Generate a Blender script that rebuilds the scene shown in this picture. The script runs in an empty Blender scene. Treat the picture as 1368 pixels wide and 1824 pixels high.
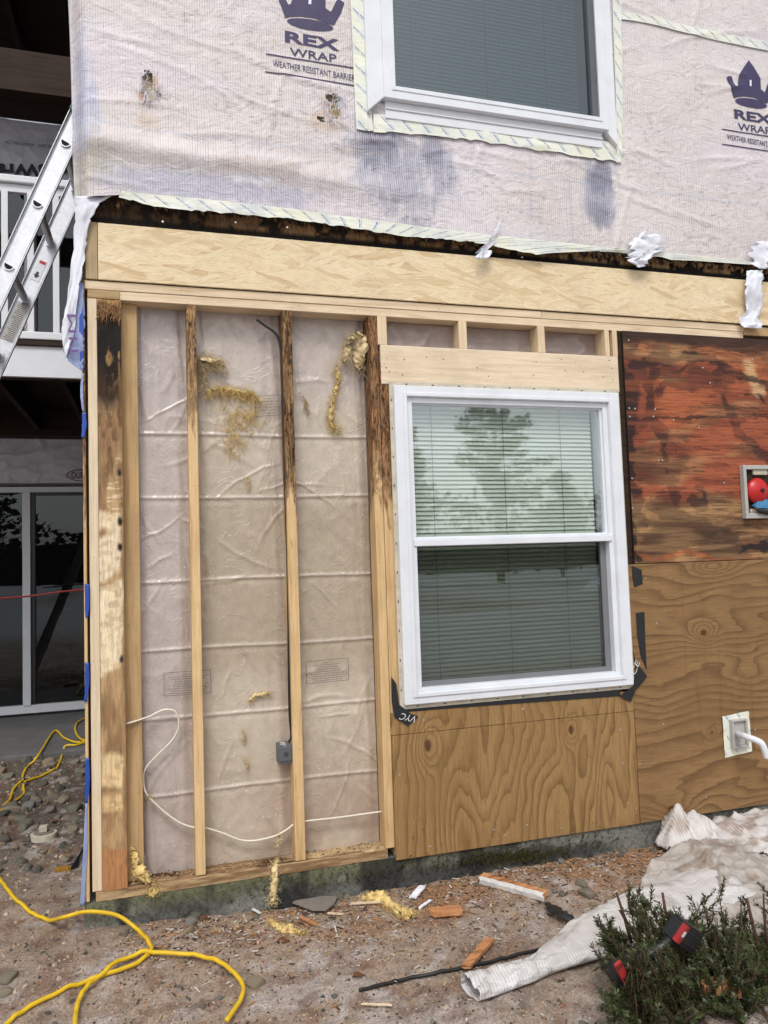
import bpy, bmesh, math, random
import numpy as np
from mathutils import Vector, Matrix
random.seed(5); rng = np.random.default_rng(5)
R = math.radians
SC = bpy.context.scene
COL = SC.collection
# ------------------------------------------------------------------ camera
YAW, PITCH, ROLL, FPX, CX, CD, CZ = 0.289940, 0.063282, -0.033325, 1356.732, 0.259658, 3.234305, 1.277910
fw = np.array([math.sin(YAW)*math.cos(PITCH), math.cos(YAW)*math.cos(PITCH), math.sin(PITCH)])
r0 = np.array([math.cos(YAW), -math.sin(YAW), 0.0]); u0 = np.cross(r0, fw)
cr = math.cos(ROLL)*r0 + math.sin(ROLL)*u0; cu = -math.sin(ROLL)*r0 + math.cos(ROLL)*u0
cam = bpy.data.objects.new('camera', bpy.data.cameras.new('camera')); COL.objects.link(cam)
cam.matrix_world = Matrix(((cr[0], cu[0], -fw[0], CX), (cr[1], cu[1], -fw[1], -CD), (cr[2], cu[2], -fw[2], CZ), (0, 0, 0, 1)))
cam.data.sensor_fit = 'HORIZONTAL'; cam.data.sensor_width = 36; cam.data.lens = 36*FPX/1368
cam.data.clip_start = .05; cam.data.clip_end = 500
SC.camera = cam
# ------------------------------------------------------------------ world, sun, exposure (overcast)
SUN_EL, SUN_AZ = 52, 200
w = bpy.data.worlds.new('World'); SC.world = w; w.use_nodes = True
nt = w.node_tree; bg = nt.nodes['Background']
sky = nt.nodes.new('ShaderNodeTexSky'); sky.sky_type = 'NISHITA'; sky.sun_disc = False
sky.sun_elevation = R(SUN_EL); sky.sun_rotation = R(SUN_AZ); sky.air_density = 1.0; sky.dust_density = 3.0
hs = nt.nodes.new('ShaderNodeHueSaturation'); hs.inputs['Saturation'].default_value = .17
nt.links.new(sky.outputs[0], hs.inputs['Color']); nt.links.new(hs.outputs[0], bg.inputs[0]); bg.inputs[1].default_value = .13
sl = bpy.data.lights.new('sun', 'SUN'); sl.energy = 1.1; sl.angle = R(16); sl.color = (1, .96, .9)
so = bpy.data.objects.new('sun', sl); COL.objects.link(so)
sd = Vector((math.sin(R(SUN_AZ))*math.cos(R(SUN_EL)), math.cos(R(SUN_AZ))*math.cos(R(SUN_EL)), math.sin(R(SUN_EL))))
so.rotation_euler = sd.to_track_quat('Z', 'Y').to_euler()
SC.view_settings.view_transform = 'Standard'; SC.view_settings.look = 'None'
SC.view_settings.exposure = 0.34; SC.view_settings.gamma = 1.0
SC.render.resolution_x = 768; SC.render.resolution_y = 1024
# ------------------------------------------------------------------ helpers
def at(px, py, Y=0.0):
    d = (px-684)/FPX*cr - (py-912)/FPX*cu + fw
    t = (CD+Y)/d[1]
    return (CX+d[0]*t, Y, CZ+d[2]*t)
def S(r, g, b, k=1.0):
    f = lambda c: ((c/255+.055)/1.055)**2.4 if c > 10 else c/255/12.92
    return (f(r)*k, f(g)*k, f(b)*k, 1)
def hsh(a, b, s): 
    v = np.sin(a*127.1 + b*311.7 + s*74.7)*43758.5453
    return v - np.floor(v)
def vn(x, y, s=0):
    x = np.asarray(x, float); y = np.asarray(y, float)
    i = np.floor(x); j = np.floor(y); f = x-i; g = y-j; f = f*f*(3-2*f); g = g*g*(3-2*g)
    return (hsh(i, j, s)*(1-f)+hsh(i+1, j, s)*f)*(1-g) + (hsh(i, j+1, s)*(1-f)+hsh(i+1, j+1, s)*f)*g
def fbm(x, y, s=0, o=4):
    t = 0; a = .5; n = 0
    for k in range(o):
        t = t + a*vn(x*2**k, y*2**k, s+k*13); n += a; a *= .5
    return t/n
def ss(a, b, x):
    t = np.clip((x-a)/(b-a), 0, 1); return t*t*(3-2*t)
def seg_dist(x, z, pts):
    d = np.full(np.shape(x), 9.9)
    for (a, b) in zip(pts[:-1], pts[1:]):
        ax, az = a; bx, bz = b; L = (bx-ax)**2+(bz-az)**2+1e-12
        t = np.clip(((x-ax)*(bx-ax)+(z-az)*(bz-az))/L, 0, 1)
        d = np.minimum(d, np.hypot(x-ax-t*(bx-ax), z-az-t*(bz-az)))
    return d
class MB:
    def __init__(s): s.v = []; s.f = []; s.mi = []; s.uv = None
    def box(s, x0, x1, y0, y1, z0, z1, m=0, M=None):
        b = len(s.v)
        c = [(x0,y0,z0),(x1,y0,z0),(x1,y1,z0),(x0,y1,z0),(x0,y0,z1),(x1,y0,z1),(x1,y1,z1),(x0,y1,z1)]
        if M is not None: c = [tuple(M @ Vector(p)) for p in c]
        s.v += c
        for q in ((0,3,2,1),(4,5,6,7),(0,1,5,4),(1,2,6,5),(2,3,7,6),(3,0,4,7)): s.f.append(tuple(b+i for i in q)); s.mi.append(m)
        return s
    def prism(s, poly, d, m=0):
        """poly: 3D points (planar-ish), extruded by vector d"""
        b = len(s.v); n = len(poly)
        s.v += [tuple(p) for p in poly] + [tuple(np.array(p)+np.array(d)) for p in poly]
        s.f.append(tuple(range(b, b+n))); s.mi.append(m)
        s.f.append(tuple(range(b+2*n-1, b+n-1, -1))); s.mi.append(m)
        for i in range(n):
            j = (i+1) % n; s.f.append((b+i, b+n+i, b+n+j, b+j)); s.mi.append(m)
        return s
    def tube(s, pts, r, k=8, m=0, flat=1.0, cap=True):
        pts = [Vector(p) for p in pts]; b = len(s.v); n = len(pts)
        up = Vector((0, 0, 1)); prev = None
        for i, p in enumerate(pts):
            t = (pts[min(i+1, n-1)] - pts[max(i-1, 0)])
            if t.length < 1e-9: t = Vector((0, 0, 1))
            t.normalize()
            if prev is None:
                a = t.cross(up)
                if a.length < .1: a = t.cross(Vector((1, 0, 0)))
            else: a = prev - t*prev.dot(t)
            a.normalize(); prev = a; c = t.cross(a)
            rr = r[i] if hasattr(r, '__len__') else r
            for j in range(k):
                an = 2*math.pi*j/k
                s.v.append(tuple(p + a*(math.cos(an)*rr) + c*(math.sin(an)*rr*flat)))
        for i in range(n-1):
            for j in range(k):
                s.f.append((b+i*k+j, b+i*k+(j+1) % k, b+(i+1)*k+(j+1) % k, b+(i+1)*k+j)); s.mi.append(m)
        if cap:
            s.f.append(tuple(b+j for j in range(k-1, -1, -1))); s.mi.append(m)
            s.f.append(tuple(b+(n-1)*k+j for j in range(k))); s.mi.append(m)
        return s
    def quad(s, a, b_, c, d, m=0):
        b = len(s.v); s.v += [tuple(a), tuple(b_), tuple(c), tuple(d)]; s.f.append((b, b+1, b+2, b+3)); s.mi.append(m); return s
    def build(s, name, mats, parent=None, **k):
        return mk(name, s.v, s.f, mats, parent, mi=s.mi, **k)
OFF = {}
def root_of(o):
    while o.parent: o = o.parent
    return o
def mk(name, v, f, mats, parent=None, mi=None, smooth=False, uv=None, col=None, bevel=0, origin=None, label=None, fix=False):
    me = bpy.data.meshes.new(name)
    v = np.array(v, float).reshape(-1, 3)
    off = np.zeros(3)
    if parent is not None: off = np.array(OFF[root_of(parent).name])
    elif origin is not None: off = np.array(origin, float)
    me.from_pydata((v-off).tolist(), [], [tuple(int(i) for i in q) for q in f]); 
    for m in (mats if isinstance(mats, (list, tuple)) else [mats]): me.materials.append(m)
    if mi is not None: me.polygons.foreach_set('material_index', np.array(mi, dtype=np.int32))
    if smooth: me.polygons.foreach_set('use_smooth', np.ones(len(me.polygons), dtype=bool))
    if col is not None:
        a = me.color_attributes.new('col', 'FLOAT_COLOR', 'POINT')
        c = np.ones((len(v), 4)); c[:, :3] = np.asarray(col)[:, :3]; a.data.foreach_set('color', c.ravel())
    if uv is not None:
        l = me.uv_layers.new(name='uv'); idx = np.zeros(len(me.loops), dtype=np.int32); me.loops.foreach_get('vertex_index', idx)
        l.data.foreach_set('uv', np.asarray(uv, float)[idx].ravel())
    if fix:
        bm = bmesh.new(); bm.from_mesh(me); bmesh.ops.recalc_face_normals(bm, faces=bm.faces); bm.to_mesh(me); bm.free()
    me.update()
    o = bpy.data.objects.new(name, me); COL.objects.link(o)
    if parent is not None: o.parent = parent
    else: o.location = off; OFF[o.name] = tuple(off)
    if bevel:
        b = o.modifiers.new('bevel', 'BEVEL'); b.width = bevel; b.segments = 2; b.limit_method = 'ANGLE'
    if label: o['label'] = label
    return o
def thing(name, label, cat, loc, group=None):
    o = bpy.data.objects.new(name, None); COL.objects.link(o); o.location = loc; o.empty_display_size = .1
    OFF[o.name] = tuple(loc); o['label'] = label; o['category'] = cat
    if group: o['group'] = group
    return o
def tag(o, label, cat, group=None, kind=None):
    if label: o['label'] = label
    if cat: o['category'] = cat
    if group: o['group'] = group
    if kind: o['kind'] = kind
    return o
def grid(xs, zs, fn, uvs=False):
    """fn(x,z arrays)->(X,Y,Z) arrays ; returns verts, faces, xflat, zflat"""
    gx, gz_ = np.meshgrid(xs, zs); nx, nz = len(xs), len(zs)
    X, Y, Z = fn(gx, gz_)
    v = np.stack([X+0*gx, Y+0*gx, Z+0*gx], -1).reshape(-1, 3)
    i = np.arange(nx*nz).reshape(nz, nx)
    f = np.stack([i[:-1, :-1], i[:-1, 1:], i[1:, 1:], i[1:, :-1]], -1).reshape(-1, 4)
    return v, f, gx.ravel(), gz_.ravel()
def catmull(P, n=8):
    P = [np.array(p, float) for p in P]; out = []
    Q = [2*P[0]-P[1]] + P + [2*P[-1]-P[-2]]
    for i in range(1, len(Q)-2):
        a, b, c, d = Q[i-1:i+3]
        for k in range(n):
            t = k/n
            out.append(.5*((2*b)+(-a+c)*t+(2*a-5*b+4*c-d)*t*t+(-a+3*b-3*c+d)*t**3))
    out.append(P[-1]); return out
def lerpc(a, b, t): 
    t = np.asarray(t)[..., None]; return np.asarray(a)[..., :3]*(1-t)+np.asarray(b)[..., :3]*t
# ------------------------------------------------------------------ node materials
class NT:
    def __init__(s, name):
        s.mat = bpy.data.materials.new(name); s.mat.use_nodes = True; s.t = s.mat.node_tree
        s.p = s.t.nodes['Principled BSDF']; s.out = s.t.nodes['Material Output']
    def n(s, typ, ins=None, **at_):
        nd = s.t.nodes.new(typ)
        for k, v in at_.items(): setattr(nd, k, v)
        for k, v in (ins or {}).items(): s.set(nd.inputs[k], v)
        return nd
    def set(s, sock, v):
        if isinstance(v, bpy.types.NodeSocket): s.t.links.new(v, sock)
        else: sock.default_value = v
    def P(s, **k):
        for a, v in k.items(): s.set(s.p.inputs[a.replace('_', ' ')], v)
    def obj(s): return s.n('ShaderNodeTexCoord').outputs['Object']
    def pos(s): return s.n('ShaderNodeNewGeometry').outputs['Position']
    def rnd(s): return s.n('ShaderNodeObjectInfo').outputs['Random']
    def mul(s, v, k): return s.n('ShaderNodeVectorMath', {0: v, 1: k}, operation='MULTIPLY').outputs[0]
    def add(s, v, k): return s.n('ShaderNodeVectorMath', {0: v, 1: k}, operation='ADD').outputs[0]
    def rot(s, v, a, axis=(0, 1, 0)): return s.n('ShaderNodeVectorRotate', {'Vector': v, 'Axis': axis, 'Angle': a}, rotation_type='AXIS_ANGLE').outputs[0]
    def noise(s, v, sc, d=3, r=.5, dist=0, o='Fac'): return s.n('ShaderNodeTexNoise', {'Vector': v, 'Scale': sc, 'Detail': d, 'Roughness': r, 'Distortion': dist}).outputs[o]
    def vor(s, v, sc, o='Distance', feat='F1', rnd=1): return s.n('ShaderNodeTexVoronoi', {'Vector': v, 'Scale': sc, 'Randomness': rnd}, feature=feat).outputs[o]
    def m(s, op, a, b=0.0, c=0.0): return s.n('ShaderNodeMath', {0: a, 1: b, 2: c}, operation=op).outputs[0]
    def ramp(s, f, st, interp='LINEAR'):
        nd = s.n('ShaderNodeValToRGB', {0: f}); cr_ = nd.color_ramp; cr_.interpolation = interp
        while len(cr_.elements) < len(st): cr_.elements.new(.5)
        for e, (p, c) in zip(cr_.elements, st): e.position = p; e.color = c if hasattr(c, '__len__') else (c, c, c, 1)
        return nd.outputs[0]
    def mix(s, f, a, b, mode='MIX'):
        nd = s.t.nodes.new('ShaderNodeMix'); nd.data_type = 'RGBA'; nd.blend_type = mode
        s.set(nd.inputs[0], f); s.set(nd.inputs[6], a); s.set(nd.inputs[7], b); return nd.outputs[2]
    def sep(s, v): return s.n('ShaderNodeSeparateXYZ', {0: v}).outputs
    def comb(s, x, y, z): return s.n('ShaderNodeCombineXYZ', {0: x, 1: y, 2: z}).outputs[0]
    def attr(s): return s.n('ShaderNodeAttribute', attribute_name='col').outputs['Color']
    def bump(s, h, st=.3, d=.01): s.set(s.p.inputs['Normal'], s.n('ShaderNodeBump', {'Height': h, 'Strength': st, 'Distance': d}).outputs[0])
def sc3(axis, along, across):
    return {'x': (along, across, across), 'y': (across, along, across), 'z': (across, across, along)}[axis]
def plain(name, c, rough=.5, metal=0.0, var=.12, vs=12, bump=.1, bs=60, spec=.5):
    n = NT(name); v = n.obj()
    f = n.noise(v, vs, 4, .6); col = n.mix(n.ramp(f, [(.3, 0.0), (.7, 1.0)]), tuple(x*(1-var) for x in c[:3])+(1,), c)
    n.P(Base_Color=col, Roughness=rough, Metallic=metal); n.p.inputs['Specular IOR Level'].default_value = spec
    if bump: n.bump(n.noise(v, bs, 4), bump, .004)
    return n.mat
def lumber(name, c1, c2, axis, rot=None, dark=S(60, 38, 22), rotc=(S(34, 24, 18), S(120, 82, 48)), knots=True, grey=0.0):
    """planed softwood; rot=(z0,z1): rotten between those world heights (fade) or None"""
    n = NT(name); v = n.add(n.obj(), n.comb(n.m('MULTIPLY', n.rnd(), 7.0), n.m('MULTIPLY', n.rnd(), 3.0), n.m('MULTIPLY', n.rnd(), 5.0)))
    g = n.noise(n.mul(v, sc3(axis, 2.2, 45)), 1.0, 4, .6, .6)
    g2 = n.noise(n.mul(v, sc3(axis, 9, 260)), 1.0, 3, .7)
    col = n.ramp(g, [(.3, c2), (.5, c1), (.72, tuple(min(1, x*1.12) for x in c1[:3])+(1,))])
    col = n.mix(n.m('MULTIPLY', n.ramp(g2, [(.52, 0.0), (.75, 1.0)]), .45), col, tuple(x*.55 for x in c2[:3])+(1,))
    col = n.mix(n.m('MULTIPLY', n.ramp(n.noise(v, 6, 3), [(.45, 0.0), (.7, 1.0)]), .3), col, tuple(x*.72 for x in c2[:3])+(1,))
    # nail holes, specks
    sp = n.vor(v, 34, 'Distance'); col = n.mix(n.ramp(sp, [(.045, 1.0), (.07, 0.0)]), col, dark)
    if knots:
        k = n.vor(n.mul(v, sc3(axis, 1.7, 6)), 1.0, 'Distance')
        rings = n.m('SINE', n.m('MULTIPLY', k, 190.0))
        col = n.mix(n.m('MULTIPLY', n.ramp(k, [(.06, 1.0), (.14, 0.0)]), n.ramp(rings, [(.3, .15), (.8, .65)])), col, tuple(x*.5 for x in c2[:3])+(1,))
        col = n.mix(n.ramp(k, [(.045, .9), (.06, 0.0)]), col, S(96, 56, 30))
    h = g2
    if rot:
        z = n.sep(n.pos())[2]
        nz = n.noise(n.mul(n.pos(), sc3(axis, 5, 26)), 1.0, 5, .65, .8)
        d = n.m('ADD', n.m('SUBTRACT', z, rot[0]), n.m('MULTIPLY', n.m('SUBTRACT', nz, .5), rot[1]))
        msk = n.ramp(d, [(0.0, 0.0), (.08, .7), (.3, 1.0)])
        rn = n.noise(n.mul(v, sc3(axis, 18, 90)), 1.0, 6, .7, 1.5)
        rc = n.ramp(rn, [(.40, rotc[0]), (.5, tuple(a*.6+b*.4 for a, b in zip(*rotc))), (.60, rotc[1])])
        col = n.mix(n.m('MULTIPLY', msk, n.ramp(nz, [(.30, .7), (.5, 1.0)])), col, rc)
        h = n.m('ADD', g2, n.m('MULTIPLY', n.m('MULTIPLY', msk, rn), 6.0))
    if grey: col = n.mix(grey, col, S(150, 138, 122))
    n.P(Base_Color=col, Roughness=.75); n.p.inputs['Specular IOR Level'].default_value = .25
    n.bump(h, .35, .003)
    return n.mat
def plywood(name, axis, knots, c1, c2, c3, freq=14):
    n = NT(name); p = n.pos(); x, y, z = n.sep(p)
    q, l = (x, z) if axis == 'z' else (z, x)
    w1 = n.noise(n.mul(p, (3.2, 1, .9) if axis == 'z' else (.9, 1, 3.2)), 1.0, 3, .45, .4)
    F = n.m('ADD', n.m('MULTIPLY', q, float(freq)), n.m('MULTIPLY', w1, 9.0)); kn = None
    for (kq, kl, sq, sl_, A) in knots:
        dq = n.m('DIVIDE', n.m('SUBTRACT', q, kq), sq); dl = n.m('DIVIDE', n.m('SUBTRACT', l, kl), sl_)
        r2 = n.m('ADD', n.m('MULTIPLY', dq, dq), n.m('MULTIPLY', dl, dl))
        e = n.m('POWER', 2.718, n.m('MULTIPLY', r2, -1.0))
        F = n.m('ADD', F, n.m('MULTIPLY', e, float(A)))
        if A >= 3.0 and sq < .07: kn = e if kn is None else n.m('MAXIMUM', kn, e)
    F = n.m('ADD', F, n.m('MULTIPLY', n.noise(n.mul(p, (60, 1, 5) if axis == 'z' else (5, 1, 60)), 1.0, 3), .35))
    fr = n.m('FRACT', F)
    g = n.ramp(fr, [(0, c2), (.05, c1), (.40, c1), (.80, c3), (.93, c2), (1.0, c2)])
    g = n.mix(n.ramp(n.noise(p, 5, 3), [(.35, .0), (.7, .4)]), g, c1)
    fine = n.noise(n.mul(p, (300, 1, 7) if axis == 'z' else (7, 1, 300)), 1.0, 4, .7)
    g = n.mix(n.m('MULTIPLY', n.ramp(fine, [(.45, 0.0), (.62, 1.0)]), .65), g, c2)
    fin2 = n.noise(n.mul(p, (520, 1, 16) if axis == 'z' else (16, 1, 520)), 1.0, 4, .8); g = n.mix(n.m('MULTIPLY', n.ramp(fin2, [(.52, 0.0), (.66, 1.0)]), .5), g, tuple(min(1, x*1.5) for x in c1[:3])+(1,))
    big = n.noise(p, 2.3, 4, .6); g = n.mix(n.m('MULTIPLY', n.ramp(big, [(.42, 0.0), (.65, 1.0)]), .45), g, c3)
    sc_ = n.ramp(n.noise(n.mul(p, (9, 1, 7)), 1.0, 7, .8, 1.0), [(.60, 0.0), (.66, .55)]); g = n.mix(sc_, g, tuple(x*.6 for x in c2[:3])+(1,))
    drip = n.noise(n.mul(p, (26, 1, 1.2)), 1.0, 3, .6); g = n.mix(n.m('MULTIPLY', n.ramp(drip, [(.58, 0.0), (.72, 1.0)]), .28), g, S(88, 62, 36))
    if kn is not None: g = n.mix(n.ramp(kn, [(.90, 0.0), (.955, .85)]), g, S(74, 42, 24))
    sp = n.vor(p, 16, 'Distance'); g = n.mix(n.ramp(sp, [(.03, .9), (.05, 0.0)]), g, S(35, 24, 18))
    # end of strands: pitch streaks
    st = n.noise(n.mul(p, (14, 1, 90) if axis == 'x' else (90, 1, 14)), 1.0, 4, .8); g = n.mix(n.ramp(st, [(.70, 0.0), (.76, .8)]), g, S(58, 38, 24))
    n.P(Base_Color=g, Roughness=.62); n.p.inputs['Specular IOR Level'].default_value = .3
    n.bump(n.m('ADD', fine, fr), .25, .002)
    return n.mat
def painted(name, rough=.75, amp=.25, sc=(60, 60, 60), bump=.5, bd=.004, bsc=90, spec=.3, sc2=None):
    """albedo from a per-vertex stain map, broken up by noise"""
    n = NT(name); p = n.pos(); c = n.attr()
    a = n.noise(n.mul(p, sc), 1.0, 5, .7)
    k = n.ramp(a, [(.25, 1-amp*1.6), (.5, 1.0), (.78, 1+amp)])
    c = n.mix(1.0, c, k, 'MULTIPLY')
    b = n.noise(p, bsc, 5, .7)
    n.P(Base_Color=c, Roughness=rough); n.p.inputs['Specular IOR Level'].default_value = spec
    n.bump(n.m('ADD', a, b), bump, bd); return n.mat
PINE = S(226, 196, 150); PINE2 = S(196, 156, 104)
M = {}
M['fresh_x'] = lumber('fresh_lumber_horizontal', S(222, 202, 172), S(204, 178, 144), 'x')
M['fresh_z'] = lumber('fresh_lumber_vertical', S(222, 200, 168), S(204, 176, 138), 'z')
M['pale_z'] = lumber('pale_lumber_vertical', S(222, 204, 176), S(212, 190, 158), 'z', knots=True)
M['stud_z'] = lumber('stud_lumber', S(216, 184, 138), S(192, 156, 108), 'z')
M['tan_z'] = lumber('tan_stud_lumber', S(188, 158, 116), S(164, 130, 88), 'z')
M['rot2'] = lumber('stud_rotten_high', S(216, 184, 138), S(190, 154, 108), 'z', rot=(1.86, .6, 1), rotc=(S(48, 34, 24), S(176, 136, 96)))
M['rot3'] = lumber('stud_rotten_top', S(214, 182, 136), S(188, 152, 104), 'z', rot=(1.5, 1.3, 1), rotc=(S(20, 15, 12), S(150, 112, 74)))
M['rot4'] = lumber('stud_rotten_edge', S(212, 180, 134), S(186, 150, 102), 'z', rot=(1.5, 1.1, 1), rotc=(S(30, 22, 17), S(166, 120, 80)))
M['grey_x'] = lumber('weathered_plate', S(176, 150, 114), S(140, 104, 66), 'x', rotc=(S(60, 40, 26), S(150, 112, 70)))
M['grey_z'] = lumber('weathered_block', S(176, 156, 124), S(150, 126, 92), 'z')
M['sawn_x'] = lumber('header_lumber', S(226, 208, 182), S(210, 188, 156), 'x')
M['white'] = plain('white_vinyl', (.76, .79, .84, 1), .35, var=.10, vs=9, bump=.06)
M['white_dirty'] = plain('weathered_flange', S(206, 198, 180), .6, var=.3, vs=30, bump=.3)
M['grey_vinyl'] = plain('grey_vinyl', S(178, 176, 172), .5, var=.1)
M['dark_rail'] = plain('dark_screen_track', S(92, 96, 104), .5)
M['black_rubber'] = plain('black_rubber', S(26, 26, 28), .45)
M['blackpl'] = plain('black_plastic', S(34, 36, 40), .4, var=.2)
M['redpl'] = plain('red_plastic', S(188, 30, 34), .35)
M['redtool'] = plain('dusty_red_plastic', S(168, 42, 44), .5, var=.3, vs=40)
M['yellow'] = plain('yellow_cord_jacket', S(226, 186, 34), .45, var=.14, vs=30, bump=.08)
M['cable_w'] = plain('white_cable_jacket', S(226, 220, 206), .5)
M['boxgrey'] = plain('grey_pvc', S(92, 96, 102), .5)
M['nail'] = plain('nail_head_metal', S(190, 190, 192), .35, metal=.6, bump=0)
M['darkhole'] = plain('dark_hole', S(18, 16, 15), .9, bump=0)
M['navy'] = plain('navy_print', S(62, 56, 92), .6, var=.12, vs=60, bump=0)
M['navy2'] = plain('dark_print', S(40, 42, 58), .6, var=.1, bump=0)
M['faint'] = plain('faint_print', S(112, 104, 106), .5, bump=0)
M['dupont'] = plain('maroon_print', S(112, 52, 58), .6, bump=0)
M['whiteprint'] = plain('white_print', S(214, 214, 214), .6, bump=0)
M['whitetorn'] = plain('torn_white_film', S(228, 230, 240), .55, var=.1, vs=20, bump=.25, bs=25)
M['bluefilm'] = plain('blue_film', S(40, 78, 168), .35, var=.15)
M['blueghost'] = plain('pale_blue_film', S(150, 164, 206), .45, var=.25, vs=8)
M['purple'] = plain('purple_print', S(110, 84, 140), .6, bump=0)
M['redstrap'] = plain('red_strap', S(128, 30, 34), .6)
M['darkwood'] = lumber('dark_stained_joist', S(58, 44, 34), S(36, 27, 22), 'x', knots=False)
M['darkwood_y'] = lumber('dark_stained_joist_y', S(48, 38, 32), S(30, 24, 20), 'y', knots=False)
M['trimwhite'] = plain('white_painted_trim', (.74, .76, .80, 1), .45, var=.06)
M['interior'] = plain('interior_paint', S(150, 146, 138), .9)
M['trackgrey'] = plain('grey_door_track', S(120, 122, 126), .5)
M['green'] = plain('green_ladder_cap', S(20, 104, 66), .45)
M['bark'] = plain('bark', S(70, 54, 44), .9, bump=.6, bs=40)
M['twig'] = plain('brown_twig', S(84, 58, 42), .8, var=.3, vs=30)
M['snow'] = plain('old_snow', (.74, .77, .82, 1), .6, var=.12, vs=8, bump=.5, bs=22)
M['whitewood'] = plain('white_painted_wood', S(216, 214, 212), .6, var=.2, vs=25, bump=.3)
M['orangewood'] = lumber('broken_orange_wood', S(190, 136, 94), S(128, 82, 54), 'x', knots=False)
M['shingle'] = plain('grey_shingle', S(134, 126, 118), .85, var=.25, vs=40, bump=.5, bs=200)
M['moss'] = plain('dark_moss', S(62, 58, 24), .95, var=.4, vs=60, bump=.8, bs=150)
def mat_alum():
    n = NT('brushed_aluminium'); v = n.obj()
    g = n.noise(n.mul(v, (30, 30, 30)), 1.0, 5, .7); n.P(Base_Color=n.ramp(g, [(.3, S(190, 192, 198)), (.7, S(222, 224, 230))]), Metallic=.55, Roughness=n.ramp(g, [(.3, .38), (.7, .55)]))
    n.bump(g, .08, .002); return n.mat
M['alum'] = mat_alum()
def mat_osb():
    n = NT('oriented_strand_board'); p = n.pos(); out = None
    pal = [(0, S(224, 206, 168)), (.2, S(231, 214, 180)), (.45, S(213, 190, 150)), (.5, S(230, 212, 176)), (.75, S(226, 207, 170)), (.9, S(206, 180, 140)), (.93, S(230, 212, 178)), (1, S(234, 219, 188))]
    h = 0
    for i, (a, sx, sz) in enumerate([(0.02, 4.5, 30), (.12, 6, 40), (-.10, 5, 36), (.42, 8, 46), (-.30, 7, 60)]):
        v = n.rot(n.add(p, (i*3.1, 0, i*1.7)), a)
        v = n.add(v, n.n('ShaderNodeVectorMath', {0: n.noise(p, 6, 2, o='Color'), 1: (.04, 0, .04)}, operation='MULTIPLY').outputs[0])
        vv = n.mul(v, (sx, .01, sz)); cc = n.vor(vv, 1.0, 'Color'); r_, g_, b_ = n.n('ShaderNodeSeparateColor', {0: cc}).outputs
        fib = n.noise(n.mul(v, (14, 1, 420)), 1.0, 3, .7)
        c = n.ramp(r_, pal)
        c = n.mix(n.m('MULTIPLY', n.ramp(fib, [(.5, 0.0), (.66, 1.0)]), .6), c, S(160, 124, 84))
        if out is None: out = c; h = r_
        else:
            mk_ = n.m('GREATER_THAN', g_, [0, .55, .6, .8, .78][i]); out = n.mix(mk_, out, c); h = n.mix(mk_, h, r_)
    sp = n.vor(n.mul(p, (22, .01, 60)), 1.0, 'Distance'); out = n.mix(n.m('MULTIPLY', n.ramp(sp, [(.05, 1.0), (.12, 0.0)]), .55), out, S(140, 96, 56))
    x = n.sep(p)[0]
    big = n.noise(p, 3, 4, .7); out = n.mix(n.m('MULTIPLY', n.ramp(big, [(.5, 0.0), (.7, 1.0)]), .35), out, S(176, 152, 122))
    n.P(Base_Color=out, Roughness=.7); n.bump(h, .5, .002); return n.mat
M['osb'] = mat_osb()
def mat_wrap(name, spacing=.0105, line=.68, trans=0.0):
    n = NT(name); p = n.pos(); x, y, z = n.sep(p); c = n.attr()
    wx = n.m('ADD', x, n.m('MULTIPLY', n.noise(p, 3, 2), .02))
    fr = n.m('FRACT', n.m('DIVIDE', wx, spacing))
    ln = n.ramp(fr, [(0, 1.0), (.16, .7), (.26, 0.0), (.9, 0.0), (1, 1.0)])
    brk = n.noise(n.mul(p, (140, 1, 9)), 1.0, 4, .75); brk = n.ramp(brk, [(.42, 0.0), (.66, 1.0)])
    lum = n.n('ShaderNodeRGBToBW', {0: c}).outputs[0]; dkm = n.ramp(lum, [(.30, 1.0), (.58, 0.0)])
    amt = n.m('MULTIPLY', n.m('MULTIPLY', ln, n.m('ADD', n.m('ADD', brk, .3), n.m('MULTIPLY', dkm, .8))), line)
    big = n.ramp(n.noise(p, 1.9, 3, .6), [(.35, .35), (.65, 1.0)])
    # horizontal scrim
    fz = n.ramp(n.m('FRACT', n.m('DIVIDE', z, spacing*1.1)), [(0, .25), (.2, 0.0), (1, 0.0)])
    amt = n.m('MINIMUM', n.m('MULTIPLY', amt, n.m('ADD', big, dkm)), .9)
    c = n.mix(amt, c, S(88, 88, 108))
    c = n.mix(n.m('MULTIPLY', fz, .25), c, S(120, 116, 130))
    sp = n.vor(p, 9, 'Distance'); c = n.mix(n.ramp(sp, [(.02, .85), (.04, 0.0)]), c, S(70, 62, 60))
    n.P(Base_Color=c, Roughness=.36); n.p.inputs['Specular IOR Level'].default_value = .5
    h = n.m('ADD', n.noise(n.mul(p, (9, 9, 16)), 1.0, 7, .68, 1.6), n.m('MULTIPLY', ln, .05))
    n.bump(h, .75, .014)
    if trans:
        tr = n.t.nodes.new('ShaderNodeBsdfTransparent'); mx = n.t.nodes.new('ShaderNodeMixShader'); mx.inputs[0].default_value = trans
        n.t.links.new(n.p.outputs[0], mx.inputs[1]); n.t.links.new(tr.outputs[0], mx.inputs[2]); n.t.links.new(mx.outputs[0], n.out.inputs[0])
    return n.mat
M['wrap'] = mat_wrap('woven_house_wrap')
M['woven'] = mat_wrap('woven_tarp', .012, .6)
M['film'] = mat_wrap('crumpled_film', .03, .15, .34)
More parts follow.
